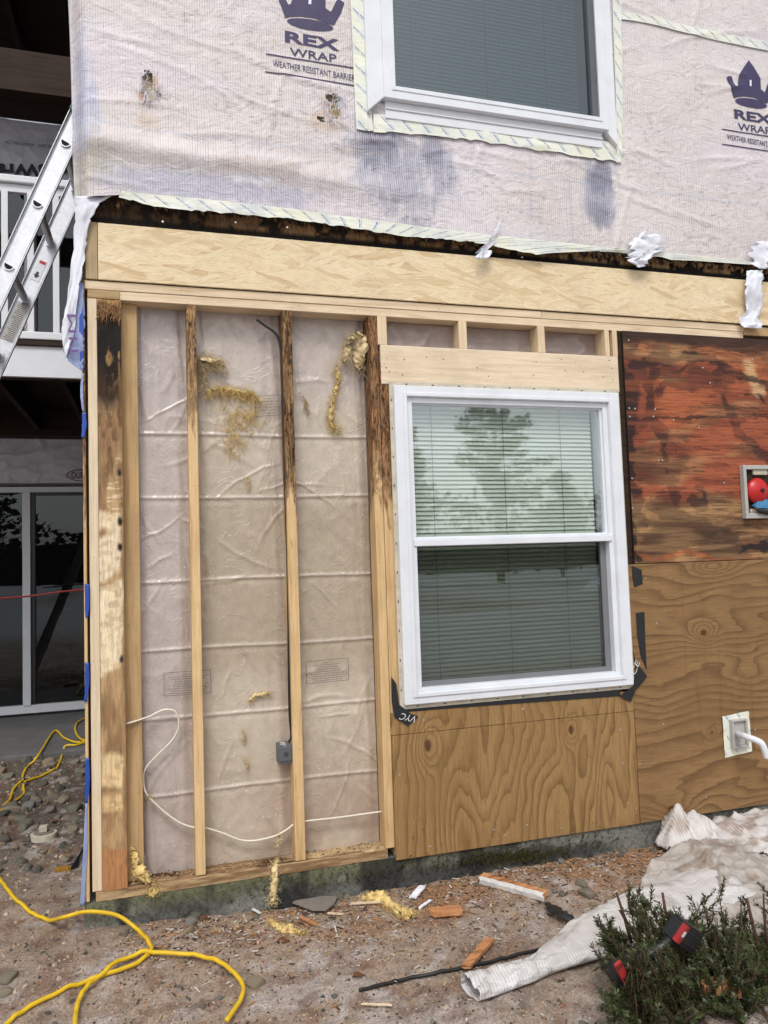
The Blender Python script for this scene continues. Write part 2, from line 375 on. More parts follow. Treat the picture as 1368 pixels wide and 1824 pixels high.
def mat_tape():
    n = NT('seam_tape'); uv = n.n('ShaderNodeTexCoord').outputs['UV']; u, v, _ = n.sep(uv); p = n.pos()
    a = n.m('SUBTRACT', u, n.m('MULTIPLY', n.m('SUBTRACT', 1.0, v), .075)); per = .088
    fr = n.m('FRACT', n.m('DIVIDE', a, per))
    stripe = n.ramp(fr, [(0, 0.0), (.28, 0.0), (.285, 1.0), (.36, 1.0), (.365, 0.0), (.42, 0.0), (.425, .6), (.465, .6), (.47, 0.0), (1, 0.0)], 'CONSTANT')
    brk = n.ramp(n.noise(n.mul(uv, (120, 22, 1)), 1.0, 3, .8), [(.40, 0.0), (.5, 1.0)])
    vm = n.ramp(v, [(0, 0.0), (.1, 0.0), (.14, 1.0), (.46, 1.0), (.5, .0), (.54, 1.0), (.86, 1.0), (.9, 0.0)])
    base = n.ramp(n.noise(p, 9, 4, .6), [(.3, S(206, 210, 208)), (.5, S(224, 226, 216)), (.75, S(230, 230, 204))])
    base = n.mix(n.m('MULTIPLY', n.m('MULTIPLY', stripe, vm), brk), base, S(62, 104, 166))
    n.P(Base_Color=base, Roughness=.35); n.bump(n.noise(n.mul(p, (10, 10, 26)), 1.0, 4, .6, 1), .5, .008); return n.mat
M['tape'] = mat_tape()
def mat_poly():
    n = NT('clear_poly_sheet_over_drywall'); p = n.pos(); c = n.attr()
    a = n.noise(n.mul(p, (22, 1, 22)), 1.0, 5, .65)
    c = n.mix(1.0, c, n.ramp(a, [(.3, .86), (.7, 1.08)]), 'MULTIPLY')
    dots = n.vor(p, 48, 'Distance'); dm = n.m('MULTIPLY', n.ramp(dots, [(.08, 1.0), (.2, 0.0)]), n.ramp(n.noise(p, 7, 2), [(.58, 0.0), (.66, .8)]))
    c = n.mix(dm, c, S(232, 224, 214))
    wr = n.noise(n.mul(p, (7, 1, 5)), 1.0, 6, .6, 1.6)
    ridge = n.ramp(n.m('ABSOLUTE', n.m('SUBTRACT', wr, .5)), [(0, 1.0), (.035, 0.0)])
    n.P(Base_Color=c, Roughness=.28); n.p.inputs['Specular IOR Level'].default_value = .75
    n.bump(n.m('ADD', n.m('MULTIPLY', a, .12), n.m('MULTIPLY', ridge, .35)), .35, .01); return n.mat
M['poly'] = mat_poly()
def mat_glass(name, refl, tint=(.75, .82, .82, 1), rough=0.0):
    n = NT(name); g = n.n('ShaderNodeBsdfGlossy', {'Color': (.92, .97, 1, 1), 'Roughness': rough}); t = n.n('ShaderNodeBsdfTransparent', {'Color': tint})
    fr = n.n('ShaderNodeLayerWeight', {'Blend': .25}); 
    wob = n.n('ShaderNodeBump', {'Height': n.noise(n.obj(), 1.6, 2), 'Strength': .12, 'Distance': .01}).outputs[0]; n.t.links.new(wob, g.inputs['Normal'])
    f = n.m('ADD', n.m('MULTIPLY', fr.outputs['Facing'], .12), refl)
    mx = n.n('ShaderNodeMixShader'); n.set(mx.inputs[0], f); n.t.links.new(t.outputs[0], mx.inputs[1]); n.t.links.new(g.outputs[0], mx.inputs[2]); n.t.links.new(mx.outputs[0], n.out.inputs[0])
    return n.mat
M['glass'] = mat_glass('window_glass', .15, (.97, .99, .99, 1), .02)
M['glass_scr'] = mat_glass('screened_glass', .075, (.58, .60, .58, 1))
M['glass_up'] = mat_glass('upper_window_glass', .13, (.42, .52, .56, 1), .03)
M['glass_door'] = mat_glass('patio_door_glass', .05, (.30, .33, .33, 1))
M['blind'] = plain('blind_slats', S(216, 224, 208), .6, var=.05, bump=0)
M['vblind'] = plain('vertical_blinds', S(120, 124, 122), .7, var=.15, bump=0)
M['conc'] = painted('foundation_concrete', .85, .55, (45, 45, 45), .9, .008, 130)
M['slab'] = plain('patio_concrete', S(104, 104, 104), .85, var=.3, vs=5, bump=.4, bs=80)
M['stain'] = painted('stained_plywood', .7, .42, (5, 1, 130), .7, .004, 120)
M['scar'] = painted('scarred_board', .75, .3, (90, 1, 12), .7, .005, 60)
M['rotband'] = painted('rotten_sheathing', .9, .6, (70, 70, 22), 1.0, .01, 60)
M['platep'] = painted('bottom_plate_top', .85, .35, (12, 60, 60), .7, .005, 60)
def mat_ground():
    n = NT('dirt_with_frost'); p = n.pos(); c = n.attr()
    a = n.noise(p, 26, 6, .75); b = n.noise(p, 130, 4, .8)
    c = n.mix(1.0, c, n.ramp(a, [(.28, .55), (.5, 1.0), (.72, 1.35)]), 'MULTIPLY')
    c = n.mix(1.0, c, n.ramp(b, [(.3, .5), (.7, 1.45)]), 'MULTIPLY')
    fr = n.ramp(n.noise(p, 75, 6, .85), [(.54, 0.0), (.62, .75)]); c = n.mix(fr, c, S(182, 173, 168))
    dkk = n.ramp(n.noise(n.add(p, (5, 5, 5)), 110, 6, .85), [(.56, 0.0), (.64, .7)]); c = n.mix(dkk, c, S(70, 54, 44))
    v = n.vor(p, 75, 'Color'); r_, g_, b_ = n.n('ShaderNodeSeparateColor', {0: v}).outputs
    d = n.vor(p, 75, 'Distance')
    ch = n.m('MULTIPLY', n.m('GREATER_THAN', r_, .86), n.m('LESS_THAN', d, .38)); c = n.mix(ch, c, n.ramp(g_, [(0, S(70, 52, 40)), (.4, S(150, 112, 80)), (.8, S(170, 128, 92)), (1, S(190, 180, 168))]))
    n.P(Base_Color=c, Roughness=.85); n.p.inputs['Specular IOR Level'].default_value = .3
    n.bump(n.m('ADD', n.m('ADD', a, n.m('MULTIPLY', b, .5)), n.m('MULTIPLY', ch, .5)), .9, .012); return n.mat
M['ground'] = mat_ground()
def mat_rock(name, c1, c2):
    n = NT(name); v = n.obj(); r = n.rnd()
    base = n.mix(r, c1, c2); a = n.noise(n.add(v, n.comb(n.m('MULTIPLY', r, 9.0), 0.0, 0.0)), 28, 5, .7)
    base = n.mix(1.0, base, n.ramp(a, [(.3, .6), (.5, 1.0), (.75, 1.4)]), 'MULTIPLY')
    n.P(Base_Color=base, Roughness=.75); n.bump(a, .6, .006); return n.mat
M['rock'] = mat_rock('grey_stone', S(92, 92, 84), S(136, 124, 106))
M['rock2'] = mat_rock('tan_stone', S(140, 122, 96), S(110, 112, 108))
M['rock3'] = mat_rock('dark_wet_stone', S(66, 68, 62), S(104, 98, 86))
def mat_fibre(name, c1, c2):
    n = NT(name); v = n.obj(); a = n.noise(v, 25, 4, .7)
    n.P(Base_Color=n.ramp(a, [(.3, c2), (.65, c1)]), Roughness=.9); n.p.inputs['Specular IOR Level'].default_value = .1
    n.bump(n.noise(v, 160, 4, .8), .8, .006)
    return n.mat
M['fib_y'] = mat_fibre('yellow_glass_wool', S(246, 222, 158), S(230, 194, 122))
M['fib_b'] = mat_fibre('soiled_glass_wool', S(242, 226, 186), S(206, 174, 128))
M['fib_p'] = mat_fibre('pale_glass_wool', S(244, 226, 176), S(230, 204, 148))
def mat_leaf(name, c1, c2):
    n = NT(name); a = n.noise(n.pos(), 22, 4, .8)
    n.P(Base_Color=n.ramp(a, [(.3, c2), (.5, tuple((x+y)/2 for x, y in zip(c1, c2))), (.7, c1)]), Roughness=.5); return n.mat
M['yew'] = mat_leaf('yew_needles', S(88, 100, 56), S(28, 38, 26))
M['pine'] = mat_leaf('pine_needles', S(56, 72, 46), S(28, 40, 28))
M['wood'] = mat_leaf('bare_wood_mass', S(78, 74, 62), S(44, 46, 38))
# ------------------------------------------------------------------ ground
def gz(x, y):
    x = np.asarray(x, float); y = np.asarray(y, float)
    b = -.138 + .052*ss(.9, -.2, x)*ss(-1.2, 0, y) + .075*ss(.3, 2.5, y)*ss(.2, -.1, x)
    near = ss(9, 3, np.hypot(x, y))
    b = b + near*(.022*(fbm(x*2.2, y*2.2, 3)-.5) + .020*(fbm(x*11, y*11, 9, 3)-.5) + .012*(fbm(x*26, y*26, 19, 2)-.5)) + .03*ss(.35, .0, np.abs(y+.12))*ss(.7, 1.5, x)*fbm(x*3, y*3, 21)
    b = b + ss(4.5, 9, -y)*(.25+.5*fbm(x*.25, y*.25, 5))
    return b
def gp(px, py, dz=0.0):
    d = (px-684)/FPX*cr - (py-912)/FPX*cu + fw; z = -.13
    for _ in range(12):
        t = (z-CZ)/d[2]; x, y = CX+d[0]*t, -CD+d[1]*t; z = z*.4+.6*float(gz(x, y))
    return (x, y, z+dz)
def axis_pts(segs):
    o = []
    for a, b, n_ in segs: o += list(np.linspace(a, b, n_, endpoint=False))
    return np.array(o+[segs[-1][1]])
gxs = axis_pts([(-150, -10, 14), (-10, -2.2, 26), (-2.2, 3.7, 330), (3.7, 12, 24), (12, 150, 14)])
gys = axis_pts([(-180, -10, 20), (-10, -2.0, 60), (-2.0, .25, 130), (.25, 2.9, 90), (2.9, 12, 20), (12, 120, 8)])
v, f, gx, gy = grid(gxs, gys, lambda x, y: (x, y, gz(x, y)))
cold = lerpc(S(142, 122, 106), S(178, 160, 144), fbm(gx*3, gy*3, 31))
cold = lerpc(cold, S(70, 64, 60), ss(.1, 1.2, gy)*.8)
fr_ = ss(.50, .60, fbm(gx*4.5, gy*4.5, 41, 5))*ss(-.2, -.5, gy)*.8
cold = lerpc(cold, S(182, 172, 168), np.clip(fr_, 0, 1)*.85)
fr2 = ss(.62, .68, fbm(gx*9, gy*9, 47, 4))*.7
cold = lerpc(cold, S(186, 178, 174), fr2); cold = lerpc(cold, S(112, 78, 58), ss(.56, .64, fbm(gx*13+4, gy*13, 49, 4))*.55)
cold = lerpc(cold, S(150, 112, 82), ss(.3, .05, np.abs(gy+.15))*ss(.4, .9, gx)*ss(.4, .6, fbm(gx*6, gy*6, 55)))
cold = lerpc(cold, S(190, 182, 178), ss(.9, 1.8, gx)*ss(-.5, -1.1, gy)*.5*fbm(gx*5, gy*5, 58))
sn = ss(4.5, 6.5, -gy); road = ss(1.2, .6, np.abs(-gy-11))
cold = lerpc(cold, (.66, .69, .74, 1), sn*(1-.75*road)*ss(.28, .42, fbm(gx*.35+3, gy*.35, 71)))
ground = mk('ground', v, f, M['ground'], smooth=True, col=cold); tag(ground, 'bare brown dirt with frost and gravel at the foot of the wall', 'ground', kind='structure')
slab = MB().box(-6, -.08, 2.62, 4.25, -.15, .022).build('patio', M['slab'], bevel=.01); tag(slab, 'grey concrete patio slab in front of the sliding door', 'patio', kind='structure')
# ------------------------------------------------------------------ foundation
FX1 = 5.0
xs = np.linspace(-.03, FX1, 500); zs = np.linspace(-.35, -.002, 34)
v, f, x_, z_ = grid(xs, zs, lambda x, z: (x, .0+.004*(fbm(x*14, z*14, 2)-.5)+.004*ss(-.02, -.2, z)*-1, z))
moss = ss(-.10, -.01, z_+.06*(fbm(x_*6, z_*6, 8)-.5))*ss(2.2, .9, x_+.8*(fbm(x_*2, z_*0, 4)-.5))
c = lerpc(S(126, 126, 118), S(74, 74, 72), ss(.35, .65, fbm(x_*5, z_*9, 12)))
c = lerpc(c, S(112, 114, 86), np.clip(moss*.85, 0, 1))
c = lerpc(c, S(40, 40, 40), ss(.55, .7, fbm(x_*9, z_*4, 19))*.8)
fnd = thing('foundation_wall', 'low mossy concrete foundation strip under the stripped wall', 'foundation', (0, 0, -.2))
mk('concrete_face', v, f, M['conc'], fnd, smooth=True, col=c)
b = MB().box(-.03, FX1, .006, 4.2, -.35, -.004); b.build('concrete_base', M['slab'], fnd)
mo = MB()
for i in range(900):
    t = random.random()
    if random.random() < .75: px = random.gauss(905, 38); py = 1527-(px-905)*.06+random.gauss(0, 5)
    else: px = random.uniform(440, 1100); py = 1585-(px-440)*.135+random.gauss(0, 8)
    p = at(px, py, -.012); a = random.random()*6.28; s_ = random.uniform(.004, .011)
    mo.quad(p, (p[0]+s_*math.cos(a), p[1]-s_*.8, p[2]+s_*math.sin(a)), (p[0]+s_*1.1, p[1]-s_, p[2]+s_), (p[0]+s_*.4, p[1], p[2]+s_*.9))
tag(mo.build('moss', M['moss'], fnd), None, None)
# ------------------------------------------------------------------ stripped wall
WALL = thing('stripped_wall', 'ground floor wall stripped to studs on the left, bare plywood right, with a double hung window', 'wall', (0, 0, 0))
def board(name, x0, x1, y0, y1, z0, z1, m, bev=.002, parent=None, label=None):
    return MB().box(x0, x1, y0, y1, z0, z1).build(name, M[m] if isinstance(m, str) else m, parent or WALL, bevel=bev, label=label)
# bottom plate
xs = np.linspace(.012, 1.19, 240)
def plate(u, vv):   # profile over front edge and top
    prof = [(0, .001), (0, .036), (.004, .04), (.03, .041), (.06, .041), (.092, .041)]
    Y = np.interp(vv, np.linspace(0, 1, 6), [q[0] for q in prof]); Z = np.interp(vv, np.linspace(0, 1, 6), [q[1] for q in prof])
    dmg = ss(.55, .75, fbm(u*9, vv*3, 5))*.012*ss(.2, .5, vv)
    return u, Y-.002, Z-dmg-.003*fbm(u*30, vv*9, 6)
v, f, x_, v_ = grid(xs, np.linspace(0, 1, 26), plate)
c = lerpc(S(176, 150, 114), S(132, 102, 72), ss(.35, .65, fbm(x_*6, v_*16, 3)))
c = lerpc(c, S(74, 50, 34), ss(.5, .62, fbm(x_*7+4, v_*5, 17))*ss(.3, .5, v_)*ss(1.05, .75, x_))
c = lerpc(c, S(190, 164, 124), ss(.45, .6, v_)*ss(.7, .9, x_)*.8)
mk('bottom_plate', v, f, M['platep'], WALL, smooth=True, col=c, label='rotted bottom plate littered with sawdust')
board('top_plate', .0, 3.23, 0, .089, 2.379, 2.415, 'fresh_x')
board('top_plate', -.01, 2.05, -.003, .089, 2.4165, 2.452, 'fresh_x'); board('top_plate', 2.052, 3.235, -.002, .089, 2.4165, 2.4515, 'fresh_x')
board('top_plate', 3.236, 3.62, .002, .089, 2.40, 2.449, 'tan_z')
board('trim_block', .001, .125, -.005, -.0005, 2.379, 2.414, 'grey_x')
board('rim_board', .043, 3.30, -.012, 0, 2.456, 2.693, 'osb', label='new strand board rim strip'); board('rim_board', 3.303, 5, -.010, 0, 2.456, 2.693, 'osb')
board('rim_block', -.005, .041, -.010, .03, 2.456, 2.694, 'grey_z', label='weathered grey end block of the rim')
board('rim_joist', .0, 5, .002, .08, 2.456, 2.69, 'darkwood')
# studs
def X(px, py=1050, Y=0): return at(px, py, Y)[0]
board('stud', X(158.5, 876)+.0, X(175.5, 876), -.003, .086, .038, 2.378, 'pale_z', label='clean pale corner stud')
cb0, cb1 = X(176, 876), X(219, 876)
def zpx(py): return at(198, py)[2]
xs = np.linspace(cb0, cb1, 26); zs = np.linspace(.036, 2.376, 460)
def scar(x, z):
    ru = ss(1.7, 1.9, z)
    return x, -.004+.010*(fbm(x*30, z*8, 4)-.5)*(0.5+ru)-.002, z
v, f, x_, z_ = grid(xs, zs, scar)
nA = fbm(x_*24, z_*7, 14); nB = fbm(x_*50, z_*16, 24)
c = lerpc(S(146, 114, 80), S(188, 156, 114), ss(.35, .65, nA))
c = lerpc(c, S(226, 206, 174), ss(.60, .66, fbm(x_*14, z_*160, 27, 3))*ss(zpx(960), zpx(900), z_)*ss(zpx(700), zpx(760), z_)*ss(.45, .6, nA)*.9)
c = lerpc(c, S(96, 68, 44), ss(.5, .62, nB)*ss(zpx(960), zpx(760), z_)*.7) if 'zpx' in globals() else c
c = lerpc(c, S(60, 42, 28), ss(zpx(760), zpx(690), z_+.16*(nA-.5)))
c = lerpc(c, S(24, 18, 15), ss(zpx(720), zpx(640), z_+.22*(nB-.5))*.95)
c = lerpc(c, S(196, 150, 98), ss(zpx(565), zpx(548), z_+.05*(nB-.5))*ss(.4, .55, nA)*.8)
c = lerpc(c, S(206, 160, 104), ss(.62, .7, nB)*ss(zpx(720), zpx(600), z_)*.6)
for (a, b_, sl_, cc) in [(915, 945, .0, S(236, 216, 182)), (958, 1040, .6, S(232, 214, 184)), (1048, 1200, .45, S(236, 218, 184)), (1400-60, 1400, -.2, S(224, 196, 150)), (1415, 1447, .1, S(222, 190, 140))]:
    zt, zb = zpx(a), zpx(b_); zz = z_ - (x_-cb0)*sl_ + .03*(nB-.5)
    mk_ = ss(zb-.012, zb+.018, zz+.03*(nA-.5))*ss(zt+.012, zt-.016, zz+.04*(nA-.5))*(.6+.4*ss(.35, .5, fbm(x_*40, z_*50, 28)))*ss(cb1-.004, cb1-.014, x_+.03*(nA-.5))
    c = lerpc(c, cc, mk_*(.75+.25*ss(.3, .5, nB)))
c = lerpc(c, S(120, 84, 54), ss(.012, .0, np.abs(z_-zpx(1430)-.04*(nA-.5)))*0)
c = lerpc(c, S(112, 84, 58), ss(zpx(1360), zpx(1385), z_+.03*(nB-.5))*ss(zpx(1430), zpx(1415), z_)*.0)
c = lerpc(c, S(176, 126, 84), ss(zpx(1505), zpx(1512), z_+.02*(x_-cb0)/.1))
c = lerpc(c, S(120, 88, 58), ss(.022, .0, cb1-x_)*ss(.45, .6, nA)*.8)
for py in (842, 930, 975, 1175): 
    d = np.hypot((x_-cb1+.012), (z_-zpx(py))*.5); c = lerpc(c, S(30, 24, 24), ss(.013, .004, d+.01*(nB-.5)))
mk('corner_board', v, f, M['scar'], WALL, smooth=True, col=c, label='wide corner board, charred black at the top and chiselled below')
MB().box(cb0, cb1, .004, .036, .038, 2.378).build('corner_backer', M['tan_z'], WALL)
sp = MB()
for i in range(90):   # splinters at the top of the corner board
    x0 = random.uniform(cb0, cb1); z0 = random.uniform(zpx(566), 2.376); l = random.uniform(.01, .045)
    sp.tube([(x0, -.006, z0), (x0+random.gauss(0, .003), -.012-random.random()*.006, z0-l*.5), (x0+random.gauss(0, .006), -.010, z0-l)], [.0022, .0016, .0004], 4)
sp.build('splinters', plain('torn_wood_fibre', S(168, 130, 88), .9, var=.5, vs=60), WALL)
board('stud', X(205), X(250, 1050, .04), .038, .076, .042, 2.378, 'tan_z', label='tan stud set back beside the charred corner board')
board('stud', X(340), X(357.5), -.002, .087, .042, 2.378, 'rot2', label='narrow stud with rot near its top')
board('stud', X(514.5), X(532), -.002, .087, .042, 2.378, 'rot3', label='stud blackened by rot at its top, beside the black cable')
board('stud', X(672), X(687.5), -.002, .087, .040, 2.378, 'rot4', label='splintered stud by the window')
board('stud', X(688.5), X(706), .0, .087, .0, 2.17, 'rot4', label='rotten jack stud against the window')
board('stud', X(1121), X(1140), .004, .08, .0, 2.378, 'darkwood', label='dark stud right of the window')
# header and cripples
hx0, hx1 = at(678, 650)[0], at(1101, 660)[0]; hz0, hz1 = at(890, 690)[2]-.004, at(890, 625)[2]
board('header_board', hx0, hx1, -.004, .034, hz0, hz1, 'sawn_x', .003)
for a, b_ in ((672.5, 689), (817.5, 831.5), (957.5, 970), (1076.5, 1084.5), (1090, 1098.5)):
    board('cripple_stud', at(a, 600)[0], at(b_, 600)[0], -.003, .086, hz1, 2.3785, 'fresh_z')
nh = MB()
def nail(mb, px, py, Y, r=.004, m=0):
    p = at(px, py, Y); k = 8; b = len(mb.v)
    for j in range(k): mb.v.append((p[0]+r*math.cos(j*6.283/k), p[1], p[2]+r*math.sin(j*6.283/k)))
    mb.v.append((p[0], p[1]-.0015, p[2]))
    for j in range(k): mb.f.append((b+j, b+(j+1) % k, b+k)); mb.mi.append(m)
for px, py in [(688, 655), (693, 662), (720, 640), (717, 668), (708, 690), (1000, 640), (1007, 660), (790, 640), (850, 655), (870, 670), (955, 645), (950, 668), (1040, 662), (1085, 642), (1090, 656), (1075, 672), (1092, 676), (760, 636)]:
    nail(nh, px, py, -.0052, .0028)
nh.build('nail_holes', M['darkhole'], WALL)
# vapour barrier
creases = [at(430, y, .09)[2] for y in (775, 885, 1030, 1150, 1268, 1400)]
def poly_y(x, z):
    y = .094 + .010*(fbm(x*3.2, z*2.6, 7)-.5)
    wz = .006*(fbm(x*5, z*0+1, 3)-.5)
    vs = np.minimum(np.minimum(np.abs(x-SXS[0]), np.abs(x-SXS[1])), np.minimum(np.abs(x-SXS[2]), np.abs(x-SXS[3]))); y = y-.016*ss(.16, .0, vs)*(fbm(x*26+z*1.5, z*2.5, 37, 3)-.5)
    for i, cz in enumerate(creases): 
        d = z-cz-wz-.003*np.sin(x*5+i*2); y = y - .0045*np.exp(-(d/.007)**2) + .0015*np.exp(-((d+.016)/.012)**2)
    for k, (ax, bz, ang, L) in enumerate(PCR):
        dx = (x-ax)*math.cos(ang)+(z-bz)*math.sin(ang); dn = -(x-ax)*math.sin(ang)+(z-bz)*math.cos(ang)+.9*dx*dx*(1 if k % 2 else -1)+.012*(vn(dx*22, k*1.7, 3)-.5)
        w_ = .006+.008*((k*37) % 10)/10; e = np.exp(-(dx/L)**4); y = y - .0034*np.exp(-(dn/w_)**2)*e
    r = 1-np.abs(2*fbm(x*6+z*1.5, z*4, 33, 3)-1); y = y-.0035*r**6
    return y
SXS = [X(250), X(349), X(523), X(676)]
PCR = [(random.uniform(.2, 1.15), random.uniform(.1, 2.3), random.choice([-.8, -.5, .5, .9, 1.2, -1.1, .1]), random.uniform(.05, .16)) for _ in range(36)]
xs = np.linspace(.175, 1.18, 300); zs = np.linspace(.03, 2.39, 620)
v, f, x_, z_ = grid(xs, zs, lambda x, z: (x, poly_y(x, z), z))
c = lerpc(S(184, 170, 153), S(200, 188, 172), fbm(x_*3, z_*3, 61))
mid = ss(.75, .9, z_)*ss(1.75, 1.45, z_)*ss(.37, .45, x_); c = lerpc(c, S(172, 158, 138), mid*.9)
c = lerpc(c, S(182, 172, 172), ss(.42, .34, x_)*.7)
for i, cz in enumerate(creases): c = lerpc(c, S(214, 204, 198), ss(.006, .001, np.abs(z_-cz-.006*(fbm(x_*5, z_*0+1, 3)-.5)-.003*np.sin(x_*5+i*2)))*.55)  # fold whitening plus the fold highlights, painted in as paler lines
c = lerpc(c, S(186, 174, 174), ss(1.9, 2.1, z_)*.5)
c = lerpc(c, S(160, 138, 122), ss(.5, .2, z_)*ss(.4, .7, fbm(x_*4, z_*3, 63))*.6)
for sx in (X(340), X(514), X(672)): c = lerpc(c, S(132, 112, 104), ss(.03, .008, np.abs(x_-sx+.018))*.35)  # shade left of each stud, painted into the sheet as a darker strip
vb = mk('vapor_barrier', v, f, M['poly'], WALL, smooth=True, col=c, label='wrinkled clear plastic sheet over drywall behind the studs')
def frame_lines(mb, quad, wdt, Y):
    P_ = [np.array(at(*q, Y)) for q in quad]
    for i in range(4):
        a, b_ = P_[i], P_[(i+1) % 4]; d = (b_-a)/np.linalg.norm(b_-a); n_ = np.array([-d[2], 0, d[0]])*wdt
        mb.quad(a-n_, b_-n_, b_+n_, a+n_)
def faint_label(q, rows=9):
    mb = MB(); Y = .078; frame_lines(mb, q, .0011, Y)
    P_ = [np.array(at(*k, Y)) for k in q]
    for r_ in range(rows):
        v0 = (r_+1)/(rows+1.0); wd = random.uniform(.25, .42) if r_ > 0 else .1; t = .5-wd
        while t < .5+wd:
            l = random.uniform(.015, .05); p = lambda a, b_: (P_[0]*(1-a)+P_[1]*a)*(1-b_)+(P_[3]*(1-a)+P_[2]*a)*b_
            mb.quad(p(t, v0+.028), p(min(t+l, .95), v0+.028), p(min(t+l, .95), v0), p(t, v0)); t += l+.012
    for cc in (.08, .92):
        c_ = (P_[0]*(1-cc)+P_[1]*cc)*.35+(P_[3]*(1-cc)+P_[2]*cc)*.65
        for j in range(14):
            a, b_ = j*6.283/14, (j+1)*6.283/14
            mb.quad(c_+np.array([math.cos(a), 0, math.sin(a)])*.010, c_+np.array([math.cos(b_), 0, math.sin(b_)])*.010, c_+np.array([math.cos(b_), 0, math.sin(b_)])*.0086, c_+np.array([math.cos(a), 0, math.sin(a)])*.0086)
    mb.build('printed_label', M['faint'], vb)
faint_label([(545, 1179), (620, 1172), (621, 1211), (546, 1218)]); faint_label([(292, 1199), (375, 1193), (376, 1234), (292, 1240)]); faint_label([(455, 706), (499, 703), (499, 739), (455, 742)], 6)
# drywall, side wall and rooms behind
board('drywall', .1, 1.21, .115, .128, 0, 2.40, 'interior'); board('drywall', 2.47, 5, .09, .10, 0, 2.4, 'interior')
board('drywall', 1.21, 2.47, .092, .104, 2.12, 2.40, 'interior'); board('drywall', 1.21, 2.47, .092, .104, 0, .74, 'interior')
rm = MB().box(1.0, 3.2, 1.6, 1.65, 0, 2.4).box(1.0, 1.04, .13, 1.6, 0, 2.4).box(3.16, 3.2, .13, 1.6, 0, 2.4).box(1.04, 3.16, .13, 1.6, .0, .04).box(1.04, 3.16, .13, 1.6, 2.36, 2.4)
rm.build('room', M['interior'], WALL)
v, f, x_, z_ = grid(np.linspace(1.19, 2.46, 120), np.linspace(hz1+.002, 2.376, 20), lambda x, z: (x, .080+.012*(fbm(x*5, z*9, 44)-.5)-.01*(1-np.abs(2*fbm(x*5, z*5, 45, 3)-1))**5, z))
mk('vapor_barrier', v, f, M['poly'], WALL, smooth=True, col=lerpc(S(140, 122, 114), S(172, 156, 150), fbm(x_*4, z_*6, 46)), label='plastic sheet between the short studs')
board('side_wall', -.03, .0, .12, 4.2, -.1, 6.2, 'darkwood'); 
board('sheathing_edge_and_gap', at(148.5, 900)[0], at(154, 900)[0], -.008, .1, .005, 2.45, 'rot4', label='raw edge of the side sheathing')
board('sheathing_edge_and_gap', at(154.3, 900)[0], at(157.5, 900)[0], .014, .1, .03, 2.43, 'darkwood')  # dark strip standing in for the shade of the gap beside the edge
# plywood
def knotpx(px, py, sq, sl_, A, axis):
    p = at(px, py, -.013); return (p[0], p[2], sq, sl_, A) if axis == 'z' else (p[2], p[0], sq, sl_, A)
M['ply_r'] = plywood('plywood_horizontal_grain', 'x', [knotpx(1253, 1127, .05, .07, 3.6, 'x'), knotpx(1270, 1010, .035, .10, 2.6, 'x'), knotpx(1200, 1440, .06, .12, 3.2, 'x'), knotpx(1175, 1250, .08, .2, 1.6, 'x'), knotpx(1268, 1305, .022, .03, 3.0, 'x'), knotpx(1330, 1190, .1, .1, 1.5, 'x')], S(146, 114, 76), S(98, 72, 46), S(118, 90, 58), 17)
M['ply_b'] = plywood('plywood_vertical_grain', 'z', [knotpx(762, 1328, .055, .10, 4.2, 'z'), knotpx(1017, 1300, .045, .07, 3.8, 'z'), knotpx(812, 1480, .12, .30, 4.0, 'z'), knotpx(985, 1470, .12, .30, 3.0, 'z'), knotpx(900, 1320, .1, .3, -2.0, 'z'), knotpx(1085, 1420, .07, .2, 2.2, 'z')], S(160, 128, 84), S(108, 80, 48), S(136, 105, 66), 15)
z_br, z_bt = at(705, 1524)[2], at(910, 1288)[2]
px0, px1 = at(700, 1400)[0], at(1124, 1200)[0]-.002
z1001 = at(1240, 1001, -.013)[2]
def panel(name, x0, x1, y0, y1, z0, z1, m, nails, label):
    mb = MB().box(x0, x1, y0, y1, z0, z1)
    for q in nails: nail(mb, q[0], q[1], y0-.0015, .0042, 1)
    return mb.build(name, [m, M['nail']], WALL, bevel=.0015, label=label)
panel('plywood_panel', px0, px1, -.012, .0, -.012, z_bt, M['ply_b'], [(712, 1380), (932, 1262), (755, 1284), (1105, 1300), (1110, 1360), (1118, 1430), (900, 1488), (880, 1478), (1000, 1475), (767, 1508), (939, 1470)], 'plywood panel under the window with arched vertical grain')
panel('plywood_strip', px0-.004, px1+.001, -.0135, .0, z_bt+.002, at(910, 1262)[2]+.03, M['ply_b'], [(755, 1283), (930, 1264)], 'narrow plywood strip just below the window')
panel('plywood_panel', at(1124, 1200)[0], 5.0, -.014, .0, -.010, z1001, M['ply_r'], [(1170, 1110), (1182, 1290), (1345, 1300), (1140, 1360), (1133, 1460-20), (1150, 1030), (1258, 1420), (1345, 1440), (1205, 1440)], 'honey brown plywood panel right of the window, knot in its centre')
# stained panel
sx0, sx1 = at(1117, 800)[0], 5.0
xs = np.concatenate([np.linspace(sx0, 3.7, 330), np.linspace(3.72, 5, 20)]); zs = np.linspace(z1001+.004, 2.377, 330)
v, f, x_, z_ = grid(xs, zs, lambda x, z: (x, -.013+.0025*(fbm(x*3, z*40, 3)-.5), z))
wx = x_+.13*(fbm(x_*5, z_*9, 71)-.5)+.03*(fbm(x_*30, z_*50, 75)-.5); wz = z_+.11*(fbm(x_*5, z_*8, 72)-.5)+.02*(fbm(x_*30, z_*60, 76)-.5); fn = fbm(x_*4, z_*34, 73); fc = fbm(x_*11, z_*15, 74)
W = lambda pts: [(at(*q, -.013)[0], at(*q, -.013)[2]) for q in pts]
red = lerpc(S(160, 88, 60), S(130, 68, 48), ss(.3, .7, fn)); tan = lerpc(S(166, 128, 88), S(112, 80, 56), ss(.35, .65, fn))
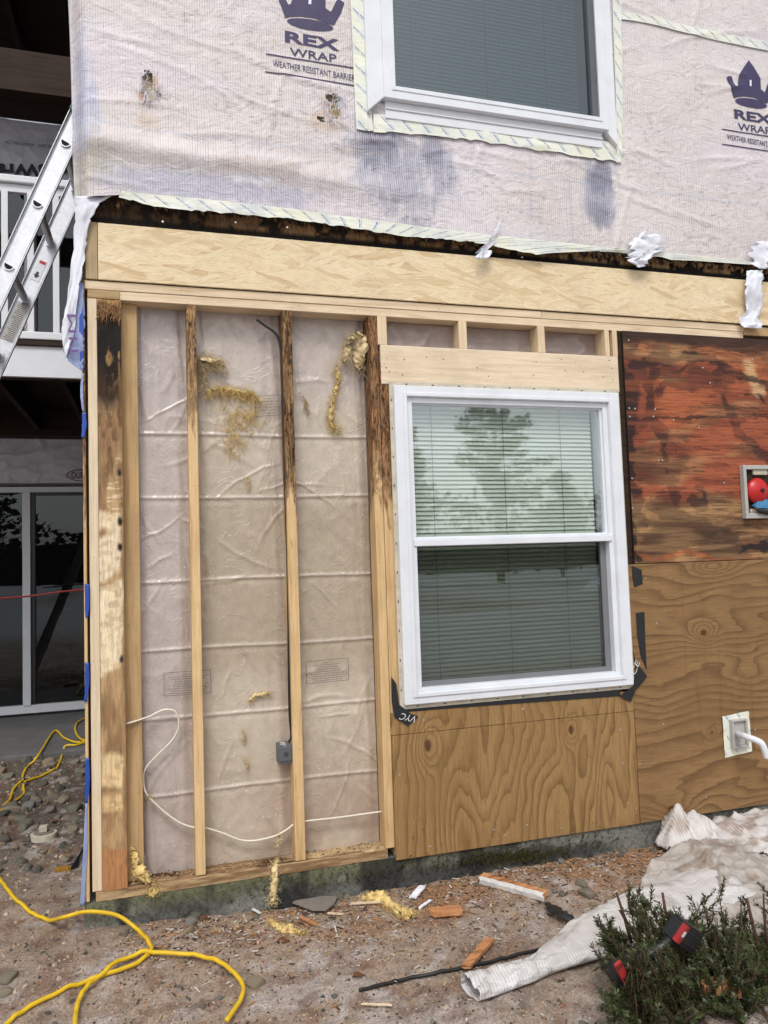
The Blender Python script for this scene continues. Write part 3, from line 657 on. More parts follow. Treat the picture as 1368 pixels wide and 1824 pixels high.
zA, zB = at(1240, 645, -.013)[2], at(1240, 885, -.013)[2]
c = lerpc(tan, red, ss(zB-.02, zB+.02, wz)*ss(zA+.04, zA-.02, wz))
c = lerpc(c, tan, ss(.57, .66, fbm(x_*2.2, z_*7, 77, 5))*.55); c = lerpc(c, S(182, 106, 66), ss(.5, .66, fbm(x_*2.5, z_*5, 78, 5))*.5*ss(zB-.02, zB+.02, wz))
c = lerpc(c, S(202, 164, 120), ss(.055, .02, seg_dist(wx, wz, W([(1330, 650), (1345, 700)])))*.8)
c = lerpc(c, S(190, 110, 64), ss(.03, .0, seg_dist(wx, wz*1.0, W([(1125, 985), (1340, 1000)])))*.8)
dk = np.zeros_like(x_)
for pts, wd, st in [([(1113, 660), (1118, 740), (1122, 830), (1126, 930), (1130, 990)], .028, .95), ([(1122, 680), (1124, 735)], .05, .9), ([(1125, 650), (1150, 652), (1170, 640), (1215, 628), (1262, 640), (1285, 655), (1345, 680), (1368, 700)], .026, .85),
        ([(1168, 655), (1158, 690), (1160, 740), (1180, 790), (1195, 850), (1200, 880)], .024, .75), ([(1180, 700), (1200, 660), (1240, 640)], .02, .7), ([(1275, 670), (1290, 720), (1310, 760), (1345, 800), (1368, 830)], .025, .7),
        ([(1110, 608), (1200, 606), (1300, 618), (1368, 622)], .016, .8), ([(1320, 710), (1345, 705), (1360, 725)], .013, .8), ([(1175, 790), (1190, 795), (1205, 805)], .012, .9), ([(1150, 890), (1190, 905), (1240, 950), (1285, 985)], .013, .6),
        ([(1165, 950), (1200, 960), (1260, 955), (1300, 950)], .011, .7), ([(1320, 975), (1368, 975)], .022, .95), ([(1290, 990), (1368, 965)], .018, .9), ([(1122, 900), (1150, 925)], .018, .8), ([(1125, 745), (1368, 748)], .005, .8), ([(1120, 735), (1368, 735)], .004, .5), ([(1230, 880), (1260, 905), (1250, 870)], .012, .7), ([(1190, 835), (1205, 870)], .02, .6)]:
    dk = np.maximum(dk, st*(.55+.45*ss(.35, .6, fn))*ss(wd*1.35, wd*.75, seg_dist(wx, wz, W(pts))+.045*(fc-.5)+.02*(fn-.5)))
dk = np.maximum(dk, .5*ss(.60, .66, fbm(x_*3+2, z_*6, 79, 6))); dk = np.maximum(dk, .9*ss(2.30, 2.355, wz)); crk = ss(.63, .67, fbm(x_*9, z_*120, 80, 4)); dk = np.maximum(dk, crk*.5)
c = lerpc(c, S(36, 28, 28), dk)
stn = mk('plywood_panel', v, f, M['stain'], WALL, smooth=True, col=c, label='red and black water-stained plywood panel above the honey brown one')
MB().box(sx0, 5, -.010, 0, z1001+.004, 2.376).build('panel_core', M['darkwood'], stn)
nh = MB()
for q in [(1120, 606), (1121, 727), (1131, 728), (1167, 729), (1122, 742), (1164, 742), (1245, 762), (1173, 820), (1126, 852), (1180, 820), (1252, 655), (1265, 682), (1200, 748), (1340, 640), (1290, 860), (1127, 905)]: nail(nh, q[0], q[1], -.0175, .0048)
nh.build('nail_heads', M['nail'], stn)
# ------------------------------------------------------------------ windows
def ring(mb, x0, x1, z0, z1, wl, wr, wb, wt, y0, y1, m=0):
    mb.box(x0, x0+wl, y0, y1, z0, z1, m); mb.box(x1-wr, x1, y0, y1, z0, z1, m)
    mb.box(x0+wl, x1-wr, y0, y1, z0, z0+wb, m); mb.box(x0+wl, x1-wr, y0, y1, z1-wt, z1, m)
YF = -.035
wx0 = (at(702, 688, YF)[0]+at(721, 1255, YF)[0])/2; wx1 = (at(1101, 698, YF)[0]+at(1130, 1221, YF)[0])/2
wz1 = (at(702, 688, YF)[2]+at(1101, 698, YF)[2])/2; wz0 = (at(721, 1255, YF)[2]+at(1130, 1221, YF)[2])/2
WIN = MB(); ring(WIN, wx0, wx1, wz0, wz1, .06, .06, .05, .05, -.035, -.001)
ring(WIN, wx0+.04, wx1-.04, wz0+.03, wz1-.03, .018, .018, .018, .018, -.041, -.036)
win = WIN.build('window', M['white'], WALL, bevel=.004, label='white vinyl double hung window with closed blinds')
ix0, ix1, iz0, iz1 = wx0+.06, wx1-.06, wz0+.05, wz1-.05; zm = at(900, 962, -.02)[2]
fr = MB(); ring(fr, ix0, ix1, iz0, iz1, .026, .026, .016, .024, -.022, .085); fr.build('window_frame', M['white'], win, bevel=.002)
sa = MB(); ring(sa, ix0+.026, ix1-.026, zm+.015, iz1-.024, .004, .010, .004, .006, -.008, .02); sa.build('sash', M['white'], win)
MB().box(ix0+.012, ix1-.012, -.030, .02, zm-.018, zm+.012).box(ix0+.02, ix1-.03, -.012, .02, zm+.012, zm+.024).build('check_rail', M['white'], win, bevel=.003)
sr = MB(); ring(sr, ix0+.027, ix1-.027, iz0+.017, zm-.019, .004, .03, .022, .003, .012, .03); sr.build('lower_sash', M['trackgrey'], win)
MB().box(ix0+.03, ix1-.036, .004, .006, zm+.019, iz1-.03).build('pane', M['glass'], win)
MB().box(ix0+.031, ix1-.057, .020, .022, iz0+.039, zm-.022).build('pane', M['glass_scr'], win)
def blinds(parent, x0, x1, z0, z1, Y, pitch=.0205, ang=62):
    mb = MB(); z = z0; a = R(ang)
    while z < z1:
        a = R(ang+random.gauss(0, 1.3)); z += random.gauss(0, .0004)
        for k in range(2):
            h0, h1 = -.0125+k*.0125, -.0125+(k+1)*.0125; bow = .0015
            mb.quad((x0, Y+h0*math.cos(a)-(bow if k else 0), z+h0*math.sin(a)), (x1, Y+h0*math.cos(a)-(bow if k else 0), z+h0*math.sin(a)+.0), (x1, Y+h1*math.cos(a)-(0 if k else bow), z+h1*math.sin(a)), (x0, Y+h1*math.cos(a)-(0 if k else bow), z+h1*math.sin(a)))
        z += pitch
    for t in (.12, .5, .82): mb.box(x0+(x1-x0)*t-.0012, x0+(x1-x0)*t+.0012, Y-.009, Y-.008, z0, z1, 1)
    mb.build('blind', [M['blind'], M['dark_rail']], parent)
blinds(win, ix0+.028, ix1-.05, iz0+.02, iz1-.02, .062)
fl = MB(); ring(fl, wx0-.018, wx1+.014, wz0-.020, wz1+.020, .018, .014, .02, .02, -.0175, -.0145)
fl.build('nailing_flange', M['white_dirty'], win)
hl = MB()
for i in range(11):
    t = (i+.5)/11
    for (x, z) in ((wx0-.009, wz0+t*(wz1-wz0)), (wx1+.007, wz0+t*(wz1-wz0))): hl.box(x-.002, x+.002, -.0185, -.0176, z-.005, z+.005)
for i in range(9):
    t = (i+.5)/9
    for z in (wz0-.010, wz1+.010): hl.box(wx0+t*(wx1-wx0)-.005, wx0+t*(wx1-wx0)+.005, -.0185, -.0176, z-.002, z+.002)
hl.build('flange_slots', M['darkhole'], win)
def polyplate(name, pts, Y, th, m, parent, label=None):
    P_ = [at(*q, Y) for q in pts]; return MB().prism(P_, (0, th, 0)).build(name, m, parent, fix=True, label=label)
t1 = polyplate('flashing_tape', [(697, 1205), (706, 1218), (711, 1255), (733, 1272), (745, 1276), (727, 1293), (703, 1278), (698, 1250)], -.0205, .003, M['blackpl'], WALL, 'black flashing tape at the lower left window corner')
t2 = polyplate('flashing_tape', [(1128, 1160), (1133, 1178), (1153, 1205), (1132, 1230), (1124, 1250), (1104, 1240), (1128, 1222), (1133, 1190)], -.0225, .003, M['blackpl'], WALL, 'black flashing tape at the lower right window corner')
polyplate('flashing_tape', [(1126, 1008), (1143, 1015), (1145, 1040), (1130, 1046), (1127, 1030)], -.0175, .002, M['blackpl'], WALL, 'black tape scrap high beside the window')
polyplate('flashing_tape', [(1133, 1092), (1148, 1090), (1150, 1150), (1152, 1192), (1142, 1170), (1135, 1130)], -.0175, .002, M['blackpl'], WALL, 'black tape scrap low beside the window')
polyplate('flashing_tape', [(712, 1259), (1105, 1229), (1105, 1240), (712, 1268)], -.0165, .002, M['blackpl'], WALL, 'thin black tape line under the window')
# ------------------------------------------------------------------ text
def text_mesh(s, bold=0.0):
    cu_ = bpy.data.curves.new('t', 'FONT'); cu_.body = s; cu_.size = 1; cu_.offset = bold; cu_.resolution_u = 3
    o = bpy.data.objects.new('t', cu_); COL.objects.link(o); bpy.context.view_layer.update()
    me = bpy.data.meshes.new_from_object(o.evaluated_get(bpy.context.evaluated_depsgraph_get()))
    v = np.array([q.co[:] for q in me.vertices]); f = [tuple(p.vertices) for p in me.polygons]
    bpy.data.objects.remove(o); bpy.data.curves.remove(cu_); bpy.data.meshes.remove(me)
    return v, f
def text_on(s, P0, P1, up, mat, parent, name='lettering', bold=0.0, surf=None, flip=False, label=None):
    """fit text box so its left-bottom is P0, right-bottom is P1, cap height vector = up"""
    v, f = text_mesh(s, bold); P0, P1, up = (np.array(q, float) for q in (P0, P1, up))
    a = (v[:, 0]-v[:, 0].min())/np.ptp(v[:, 0]); b_ = (v[:, 1]-v[:, 1].min())/np.ptp(v[:, 1])
    w_ = P0[None]+(P1-P0)[None]*a[:, None]+up[None]*b_[:, None]
    if surf is not None: w_[:, 1] = surf(w_[:, 0], w_[:, 2])
    return mk(name, w_, f, mat, parent, label=label)
def textpx(s, l, r, h, Y, mat, parent, **k):
    P0, P1 = at(*l, Y), at(*r, Y); U = np.array(at(l[0], l[1]-h, Y))-np.array(P0); U[0] = 0
    return text_on(s, P0, P1, U, mat, parent, **k)
def tri(l): return np.array(l)
q0 = np.array(at(741, 1272, -.0225)); q1 = np.array(at(716, 1284, -.0225)); 
text_on('VYC', at(744, 1276, -.0225), at(716, 1270, -.0225), np.array(at(738, 1287, -.0225))-np.array(at(744, 1276, -.0225)), M['whiteprint'], t1)
text_on('CE', at(1131, 1204, -.0245), at(1140, 1181, -.0245), np.array(at(1124, 1197, -.0245))-np.array(at(1131, 1204, -.0245)), M['whiteprint'], t2)
# ------------------------------------------------------------------ wrapped upper wall
UP = thing('wrapped_wall', 'upper floor wall covered in wrinkled white printed house wrap with a window', 'wall', (0, 0, 2.7))
YW = -.035
botpx = [(120, 352), (165, 350), (190, 348), (230, 345), (300, 352), (400, 362), (520, 376), (640, 392), (760, 408), (900, 424), (1000, 434), (1100, 444), (1180, 452), (1368, 472), (1500, 486)]
bx = [at(*q, YW)[0] for q in botpx]; bz = [at(*q, YW)[2] for q in botpx]
def wrap_bot(x): return np.interp(x, bx, bz)
uh = (at(672, 150, YW)[0], at(1072, 200, YW)[0], at(690, 185, YW)[2])   # rough window hole x0,x1,zbottom
WCR = [(random.uniform(0, 3.4), random.uniform(2.85, 4.2), random.choice([-.5, -.25, .3, .1, -.1, 1.3]), random.uniform(.08, .3)) for _ in range(50)]
for a in ((1075, 255), (1000, 250), (950, 240), (690, 225), (660, 230)):   # creases fanning from the window corners
    p = at(*a, YW); 
    for k in range(3): WCR.append((p[0]+random.uniform(-.05, .1), p[2]-random.uniform(.03, .12), -.9+k*.5, .12))
def wrap_y(x, z):
    y = YW + .012*(fbm(x*1.6, z*1.6, 81)-.5) + .008*(fbm(x*6, z*7, 83, 3)-.5)
    for k, (ax, bz_, ang, L) in enumerate(WCR):
        dx = (x-ax)*math.cos(ang)+(z-bz_)*math.sin(ang); dn = -(x-ax)*math.sin(ang)+(z-bz_)*math.cos(ang)+.3*dx*dx*(1 if k % 2 else -1)
        y = y - .005*np.exp(-(dn/.012)**2)*np.exp(-(dx/L)**4)
    y = y - .028*np.exp(-((z-3.02+.05*x)/.05)**2)*ss(1.8, .5, x) - .02*ss(.25, .05, x)*ss(3.3, 3.0, z) - .03*ss(.1, .0, np.abs(z-wrap_bot(x)))*0
    e = ss(wl(z)+.09, wl(z), x); y = y + .10*e*e
    return y
EDG = [at(a, b, YW+.095) for a, b in ((134, 352), (131, 300), (130, 250), (127, 150), (124, 60), (121, 0), (118, -60))]
wl = lambda z: np.interp(z, [q[2] for q in EDG], [q[0] for q in EDG])
us = np.linspace(0, 1, 420); ts = np.linspace(0, 1, 230)
def wrapf(u, t):
    x0 = np.linspace(0, 1, 2); x = -.1 + u*4.6
    zb = wrap_bot(x)-.0 ; z = zb + t*(4.75-zb); x = wl(z)+u*(4.5-wl(z))
    return x, wrap_y(x, z), z
v, f, _, _ = grid(us, ts, wrapf)
x_, z_ = v[:, 0], v[:, 2]
keep = ~((v[f][:, :, 0].mean(1) > uh[0]) & (v[f][:, :, 0].mean(1) < uh[1]) & (v[f][:, :, 2].mean(1) > uh[2]))
# torn holes that show tan sheathing
holes = [(263, 150, 9, 26), (272, 168, 12, 10), (593, 175, 14, 8), (596, 200, 10, 14), (570, 212, 8, 5)]
fc_x, fc_z = v[f][:, :, 0].mean(1), v[f][:, :, 2].mean(1)
for (hx, hy, rx, ry) in holes:
    p = at(hx, hy, YW); a = rx/390; b_ = ry/390
    keep &= ~((((fc_x-p[0])/a)**2+((fc_z-p[2])/b_)**2 + .9*(fbm(fc_x*60, fc_z*60, 4)-.5)) < 1)
c = lerpc(S(226, 219, 217), S(212, 203, 201), fbm(x_*2.4, z_*2.4, 91))
c = lerpc(c, S(222, 214, 222), ss(.45, .65, fbm(x_*1.4, z_*3, 93))*.6)
def blob(px, py, rx, ry, colr, st, sd_):
    global c
    p = at(px, py, YW); d = np.sqrt(((x_-p[0])/rx)**2+((z_-p[2])/ry)**2)+1.3*(fbm(x_*7, z_*7, sd_)-.5)+.8*(fbm(x_*60, z_*9, sd_+1)-.5)
    c = lerpc(c, colr, st*ss(1.1, .45, d))
blob(725, 320, .25, .28, S(176, 176, 190), .85, 101); blob(680, 260, .15, .12, S(138, 138, 156), .75, 103); blob(770, 270, .08, .14, S(140, 142, 160), .6, 104); blob(1065, 345, .13, .26, S(174, 174, 188), .9, 105); blob(1068, 315, .08, .10, S(134, 134, 152), .7, 107); blob(1072, 385, .07, .07, S(140, 140, 158), .6, 108)
blob(380, 335, .6, .07, S(172, 176, 200), .6, 109); blob(480, 300, .25, .05, S(188, 172, 162), .6, 111); blob(150, 180, .06, .35, S(176, 184, 212), .6, 113); blob(620, 270, .2, .03, S(186, 170, 160), .5, 115)
blob(165, 290, .10, .13, S(196, 190, 178), .9, 117); blob(448, 322, .13, .022, S(234, 236, 242), .95, 118); blob(150, 330, .05, .10, S(206, 200, 190), .9, 116); blob(260, 215, .06, .05, S(206, 184, 160), .5, 119); blob(575, 215, .10, .06, S(202, 176, 154), .6, 121); blob(263, 160, .035, .07, S(190, 140, 90), .8, 125); blob(590, 185, .05, .05, S(200, 150, 92), .7, 127)
for px, py, a, b_ in ((945, 190, 945, 400), (1010, 0, 1015, 330)):
    d = np.abs(x_-np.interp(z_, [at(a, b_, YW)[2], at(px, py, YW)[2]], [at(a, b_, YW)[0], at(px, py, YW)[0]])); c = lerpc(c, S(150, 172, 200), ss(.006, .002, d)*.35)
zl = at(900, 310, YW)[2]; c = lerpc(c, S(150, 176, 206), ss(.006, .002, np.abs(z_-zl))*.3)
sm = fbm(x_*40, z_*90, 131); c = lerpc(c, S(120, 114, 118), ss(.62, .75, sm)*.35*ss(.4, .6, fbm(x_*3, z_*3, 133)))
o = mk('house_wrap', v, f[keep], M['wrap'], UP, smooth=True, col=c); HW = o
board('wall_sheathing', .0, uh[0]-.01, -.0, .03, 2.80, 4.75, 'osb', parent=UP); board('wall_sheathing', uh[1]+.01, 4.5, .0, .03, 2.80, 4.75, 'osb', parent=UP); board('wall_sheathing', uh[0]-.009, uh[1]+.009, .0, .03, 2.80, uh[2], 'osb', parent=UP)
MB().box(-.03, 4.5, .03, 1.6, 4.8, 4.85).box(-.03, 4.5, 1.6, 1.65, 2.8, 4.8).box(-.03, 4.5, .09, 1.6, 2.72, 2.76).build('room', M['interior'], UP)
# frayed threads round the holes
th = MB()
for (hx, hy, rx, ry) in holes[:4]:
    for i in range(26):
        a = random.random()*6.28; p = np.array(at(hx+rx*math.cos(a)*1.05, hy+ry*math.sin(a)*1.05, YW-.008)); pts = [p]
        d = np.array([random.gauss(0, 1), -.25*random.random(), random.gauss(-.3, 1)]); d /= np.linalg.norm(d)
        for k in range(4): d += np.array([random.gauss(0, .5), random.gauss(0, .15), random.gauss(-.15, .4)]); d /= np.linalg.norm(d); q = pts[-1]+d*.011; q[1] = min(q[1], YW-.004); pts.append(q)
        th.tube(pts, .0011, 4)
th.build('frayed_threads', M['whitetorn'], UP)
# logos
LP = lambda a, b_: at(1240+a/8.29, 80+b_/8.29, YW)
A2 = np.array(LP(375, 1252))
def loc_(a, b_): p = np.array(LP(a, b_))-A2; return p
def logo(A, cut=False):
    sf = lambda x, z: wrap_y(x, z)-.0022
    def shape(name, pts):
        bm = bmesh.new(); vs_ = [bm.verts.new(tuple(A+q)) for q in pts]; bm.faces.new(vs_); bmesh.ops.triangulate(bm, faces=bm.faces)
        for _ in range(3):
            e = [e_ for e_ in bm.edges if e_.calc_length() > .025]
            if e: bmesh.ops.subdivide_edges(bm, edges=e, cuts=1); bmesh.ops.triangulate(bm, faces=bm.faces)
        vv = np.array([q.co[:] for q in bm.verts]); vv[:, 1] = sf(vv[:, 0], vv[:, 2]); ff = [tuple(q.index for q in fc.verts) for fc in bm.faces]; bm.verts.index_update(); ff = [tuple(q.index for q in fc.verts) for fc in bm.faces]; bm.free()
        return mk(name, vv, ff, M['navy'], HW)
    cpts = [(440, 490), (470, 465), (520, 467), (545, 560), (572, 628), (600, 614), (662, 606), (625, 445), (700, 330), (770, 230), (850, 340), (945, 500), (915, 662), (950, 660), (1008, 705), (1060, 560), (1085, 545), (1140, 590), (1110, 720), (1045, 872), (980, 848), (850, 790), (700, 768), (600, 778), (550, 795), (500, 650)]
    shape('printed_crown', [loc_(*q) for q in cpts])
    el = []
    for j in range(28):
        a = j*6.283/28; ex, ey = 236*math.cos(a), 66*math.sin(a); el.append((805+ex, 868+ey+ex*.17))
    shape('printed_crown', [loc_(*q) for q in el])
    # small light window in the crown
    wv = [A+loc_(*q) for q in ((775, 528), (803, 534), (803, 622), (775, 618))]
    for q in wv: q[1] = wrap_y(q[0], q[2])-.0040
    mk('crown_gap', wv, [(0, 1, 2, 3)], M['whitetorn'], HW)
    def tl(s, l, r, hgt, bold):
        p0, p1 = A+loc_(*l), A+loc_(*r); u_ = loc_(l[0], l[1]-hgt)-loc_(*l); u_[0] = 0; u_[1] = 0
        text_on(s, p0, p1, u_, M['navy'], HW, 'printed_lettering', bold, sf)
    tl('REX', (560, 1090), (1120, 1185), 140, .035); tl('WRAP', (615, 1262), (1095, 1330), 105, .012)
    tl('WEATHER RESISTANT BARRIER', (450, 1405), (1290, 1555), 80, .004)
    for (ya, yb) in ((1252, 1400), (1472, 1615)):
        p0, p1 = A+loc_(375, ya), A+loc_(1340, yb); pts = []
        n_ = 24; vv = []; ff = []
        for k in range(n_+1):
            q = p0+(p1-p0)*k/n_; vv += [(q[0], wrap_y(q[0], q[2])-.0025, q[2]-.003), (q[0], wrap_y(q[0], q[2])-.0025, q[2]+.003)]
        for k in range(n_): ff.append((2*k, 2*k+2, 2*k+3, 2*k+1))
        mk('printed_line', vv, ff, M['navy'], HW)
logo(A2)
A1 = np.array(at(474, 97, YW)); logo(A1)
# tapes
def tape(name, ctr, wd, closedness=.004, label=None, wob=.004, ragged=0.0):
    """ctr: list of (px,py) top edge & bottom edge pairs"""
    T = catmull([at(*q, YW) for q in ctr[0]], 14); B = catmull([at(*q, YW) for q in ctr[1]], 14)
    n_ = len(T); m_ = 8; vv = []; uv = []; ff = []; L = 0
    for i in range(n_):
        if i: L += np.linalg.norm(T[i]-T[i-1])
        for j in range(m_+1):
            t = j/m_; q = T[i]*(1-t)+B[i]*t
            if j == m_ and ragged: q[2] += ragged*(vn(i*.7, 3, 5)-.5)
            q[1] = min(float(wrap_y(q[0], q[2])), YW+.004)-closedness-.002*vn(i*.3, j*.5, 9); vv.append(tuple(q)); uv.append((L, 1-t))
    for i in range(n_-1):
        for j in range(m_): a = i*(m_+1)+j; ff.append((a, a+1, a+m_+2, a+m_+1))
    return mk(name, vv, ff, M['tape'], UP, uv=uv, smooth=True, label=label)
tape('seam_tape', ([(218, 344), (300, 350), (400, 360), (520, 374), (640, 390), (760, 406), (900, 423), (1000, 433), (1100, 443), (1180, 450), (1368, 470), (1480, 482)],
                   [(212, 354), (300, 372), (400, 381), (520, 392), (620, 407), (700, 419), (800, 429), (850, 434), (948, 454), (990, 444), (1085, 449), (1200, 463), (1261, 474), (1330, 484), (1480, 500)]), .05, .007, 'pale yellow seam tape along the bottom edge of the wrap', ragged=.010)
tape('seam_tape', ([(664, 205), (760, 212), (880, 226), (1000, 242), (1092, 255)], [(664, 236), (760, 242), (880, 258), (1000, 276), (1100, 290)]), .06, .009, 'pale yellow tape under the upper window', ragged=.012)
tape('seam_tape', ([(622, -30), (626, 60), (630, 150), (634, 232)], [(652, -30), (654, 60), (657, 150), (664, 236)]), .06, .008, 'pale yellow tape left of the upper window', ragged=.008)
tape('seam_tape', ([(1088, -20), (1092, 100), (1096, 200), (1096, 290)], [(1104, -20), (1106, 100), (1108, 200), (1106, 290)]), .06, .008, 'pale tape right of the upper window')
tape('seam_tape', ([(1094, 22), (1160, 30), (1240, 52), (1368, 76)], [(1094, 34), (1160, 44), (1240, 66), (1368, 92)]), .06, .006, 'thin greenish tape seam at the upper right')
# rotten band
xs = np.linspace(-.005, 4.4, 620); zs = np.linspace(0, 1, 22)
def rotf(x, t):
    z = 2.70 + t*.18; rough = fbm(x*30, z*14, 151, 4); rg = ss(.25, .55, t)
    return x, .006-.024*rg*fbm(x*22, t*3, 153)-.016*rough*rg, z+.0*x
v, f, x_, t_ = grid(xs, zs, rotf)
nn = fbm(x_*26, t_*5, 155); c = lerpc(S(40, 30, 24), S(136, 104, 72), ss(.40, .60, nn))
c = lerpc(c, S(192, 156, 110), ss(1.6, 2.8, x_)*ss(.35, .55, nn)); c = lerpc(c, S(20, 16, 14), ss(.20, .10, t_)); c = lerpc(c, S(26, 20, 17), ss(.9, .2, x_)*.75)
mk('rotten_sheathing', v, f, M['rotband'], UP, smooth=True, col=c, label='blackened rotten sheathing between rim board and wrap')
ch = MB()
for i in range(420):
    x0 = random.uniform(.02, 3.6); zb = float(wrap_bot(x0))-.02; l = random.uniform(.006, .03)
    ch.tube([(x0, -.010, zb-.002), (x0+random.gauss(0, .003), -.017, zb-.002-l*.6), (x0+random.gauss(0, .005), -.012, zb-.002-l)], [random.uniform(.006, .013), random.uniform(.005, .011), .002], 5, m=1 if random.random() < (.25 if x0 < 1.6 else .6) else 0)
ch.build('rotten_fibres', [M['darkwood_y'], plain('crumbly_rot', S(134, 102, 68), .95, var=.6, vs=70, bump=.8, bs=200)], UP)
nh = MB()
for q in [(290, 397), (420, 398), (512, 407), (930, 425+35)]: nail(nh, q[0], q[1]-2, -.024, .0048)
nh.build('nail_heads', M['nail'], UP)
# torn pieces of wrap
def ribbon(name, rows, m, parent, Ys, crumple=.006, seed=0, label=None, thick=.0008, rag=.10):
    """rows: list of ((pxL,pyL),(pxR,pyR)); Ys list of depth per row"""
    Lc = catmull([at(*r_[0], y) for r_, y in zip(rows, Ys)], 8); Rc = catmull([at(*r_[1], y) for r_, y in zip(rows, Ys)], 8); m_ = 10; vv = []; ff = []
    for i in range(len(Lc)):
        for j in range(m_+1):
            t = j/m_; tt = t+rag*(vn(i*.9, 7.3 if t < .5 else 2.1, seed)-.5)*abs(t-.5)*4; q = Lc[i]*(1-tt)+Rc[i]*tt
            rdg = 1-abs(2*float(fbm(i*.10+seed, t*2.6+i*.05, seed, 3))-1)
            q[1] += crumple*1.6*(fbm(i*.16+seed, t*3.2, seed)-.5)-crumple*1.5*rdg**3
            vv.append(tuple(q))
    if rag > .3:
        for j in range(m_+1):
            for e, o_ in ((0, m_+1), (len(Lc)-1, -(m_+1))):
                a = e*(m_+1)+j; q = np.array(vv[a]); q2 = np.array(vv[a+o_*2]); vv[a] = tuple(q+(q-q2)*random.uniform(-.25, .45))
    for i in range(len(Lc)-1):
        for j in range(m_): a = i*(m_+1)+j; ff.append((a, a+1, a+m_+2, a+m_+1))
    o = mk(name, vv, ff, m, parent, smooth=True, label=label); s_ = o.modifiers.new('thick', 'SOLIDIFY'); s_.thickness = thick; return o
ribbon('torn_flap', [((132, 352), (196, 350)), ((134, 375), (168, 378)), ((132, 420), (156, 415)), ((128, 470), (150, 470)), ((118, 540), (140, 520)), ((110, 590), (132, 590)), ((114, 625), (118, 640))], M['whitetorn'], UP, [-.03, -.03, -.02, -.02, -.02, -.02, -.02], .008, 1, 'long white torn strip hanging at the corner')
bf = ribbon('blue_film', [((139, 500), (148, 505)), ((128, 560), (150, 560)), ((118, 600), (149, 600)), ((115, 630), (148, 630)), ((128, 648), (148, 655)), ((146, 660), (149, 662))], M['blueghost'], WALL, [-.012]*6, .003, 2, 'pale blue translucent film flap at the corner')
text_on('TIM', at(141, 640, -.034), at(134, 560, -.034), np.array(at(126, 640, -.034))-np.array(at(141, 640, -.034)), M['purple'], bf)
for i, (a, b_) in enumerate([((141, 535), (149, 660)), ((146, 735), (150, 780)), ((151, 1040), (157, 1100)), ((151, 1180), (155, 1250)), ((152, 1350), (156, 1430))]):
    ribbon('blue_film', [((a[0], a[1]), (a[0]+7, a[1])), ((a[0], (a[1]+b_[1])/2), (a[0]+8, (a[1]+b_[1])/2)), ((b_[0]-5, b_[1]), (b_[0], b_[1]))], M['bluefilm'], WALL, [-.014]*3, .001, i)
ribbon('white_film_edge', [((152, 1430), (155, 1430)), ((149, 1500), (156, 1500)), ((146, 1560), (153, 1560)), ((142, 1615), (151, 1612))], M['blueghost'], WALL, [-.012]*4, .001, 4)
ribbon('white_film_edge', [((145, 665), (149, 665)), ((143, 700), (148, 700)), ((146, 730), (150, 735))], M['blueghost'], WALL, [-.012]*3, .001, 5)
ribbon('torn_flap', [((1331, 482), (1356, 482)), ((1326, 505), (1357, 500)), ((1327, 530), (1357, 530)), ((1328, 550), (1355, 555)), ((1316, 572), (1352, 572)), ((1322, 584), (1358, 586))], M['whitetorn'], UP, [-.045, -.05, -.045, -.03, -.028, -.03], .008, 6, 'white torn strip hanging over the rim board at the right')
ribbon('torn_flap', [((862, 440), (884, 402)), ((848, 450), (880, 425)), ((846, 463), (866, 462))], M['whitetorn'], UP, [-.05, -.05, -.045], .012, 7, rag=.36, label='small white scrap on the tape near the middle')
ribbon('torn_flap', [((1120, 432), (1152, 412)), ((1122, 455), (1180, 440)), ((1118, 462), (1150, 468)), ((1128, 474), (1140, 478))], M['whitetorn'], UP, [-.05]*4, .012, 8, rag=.36, label='white scrap folded over the tape at the right')
ribbon('torn_flap', [((1340, 432), (1375, 430)), ((1338, 455), (1375, 462)), ((1345, 478), (1372, 480))], M['whitetorn'], UP, [-.05]*3, .012, 9, rag=.36, label='white scrap at the right end of the tape')
# upper window
uw0, uw1 = at(652, 80, -.07)[0], at(1094, 130, -.07)[0]; uz0 = at(655, 196, -.07)[2]; uz1 = uz0+1.55
UWn = MB()
zc = uz0+.085
for (a, b_, sg_) in ((uw0, uw0+.085, 1), (uw1-.075, uw1, -1)):
    top = uz1; lo, hi = (uz0, zc-.005) if sg_ > 0 else (zc-.005, uz0)
    UWn.prism([(a, -.068, lo), (b_, -.068, hi), (b_, -.068, top), (a, -.068, top)], (0, .034, 0))
UWn.box(uw0+.086, uw1-.076, -.068, -.034, uz1-.08, uz1)
uwin = UWn.build('window', M['white'], UP, bevel=.003, label='white upper window with dark glass and closed blinds')
u_ = MB(); ring(u_, uw0+.075, uw1-.052, uz0+.068, uz1-.07, .052, .048, .055, .05, -.080, -.02); ring(u_, uw0+.112, uw1-.088, uz0+.105, uz1-.12, .018, .014, .02, .02, -.0835, -.0805)
u_.build('window_frame', M['white'], uwin, bevel=.004)
ap = MB().box(uw0+.087, uw1-.075, -.052, -.036, uz0-.012, uz0+.067); ap.box(uw0+.087, uw1-.075, -.058, -.0525, uz0+.028, uz0+.034); ap.build('apron', M['trimwhite'], uwin, bevel=.002)
gl = MB(); ring(gl, uw0+.127, uw1-.10, uz0+.123, uz1-.12, .004, .035, .006, .01, -.07, -.0); gl.build('screen_track', M['dark_rail'], uwin)
MB().box(uw0+.132, uw1-.136, -.050, -.047, uz0+.130, uz1-.131).build('pane', M['glass_up'], uwin)
blinds(uwin, uw0+.13, uw1-.15, uz0+.13, uz1-.13, .03)
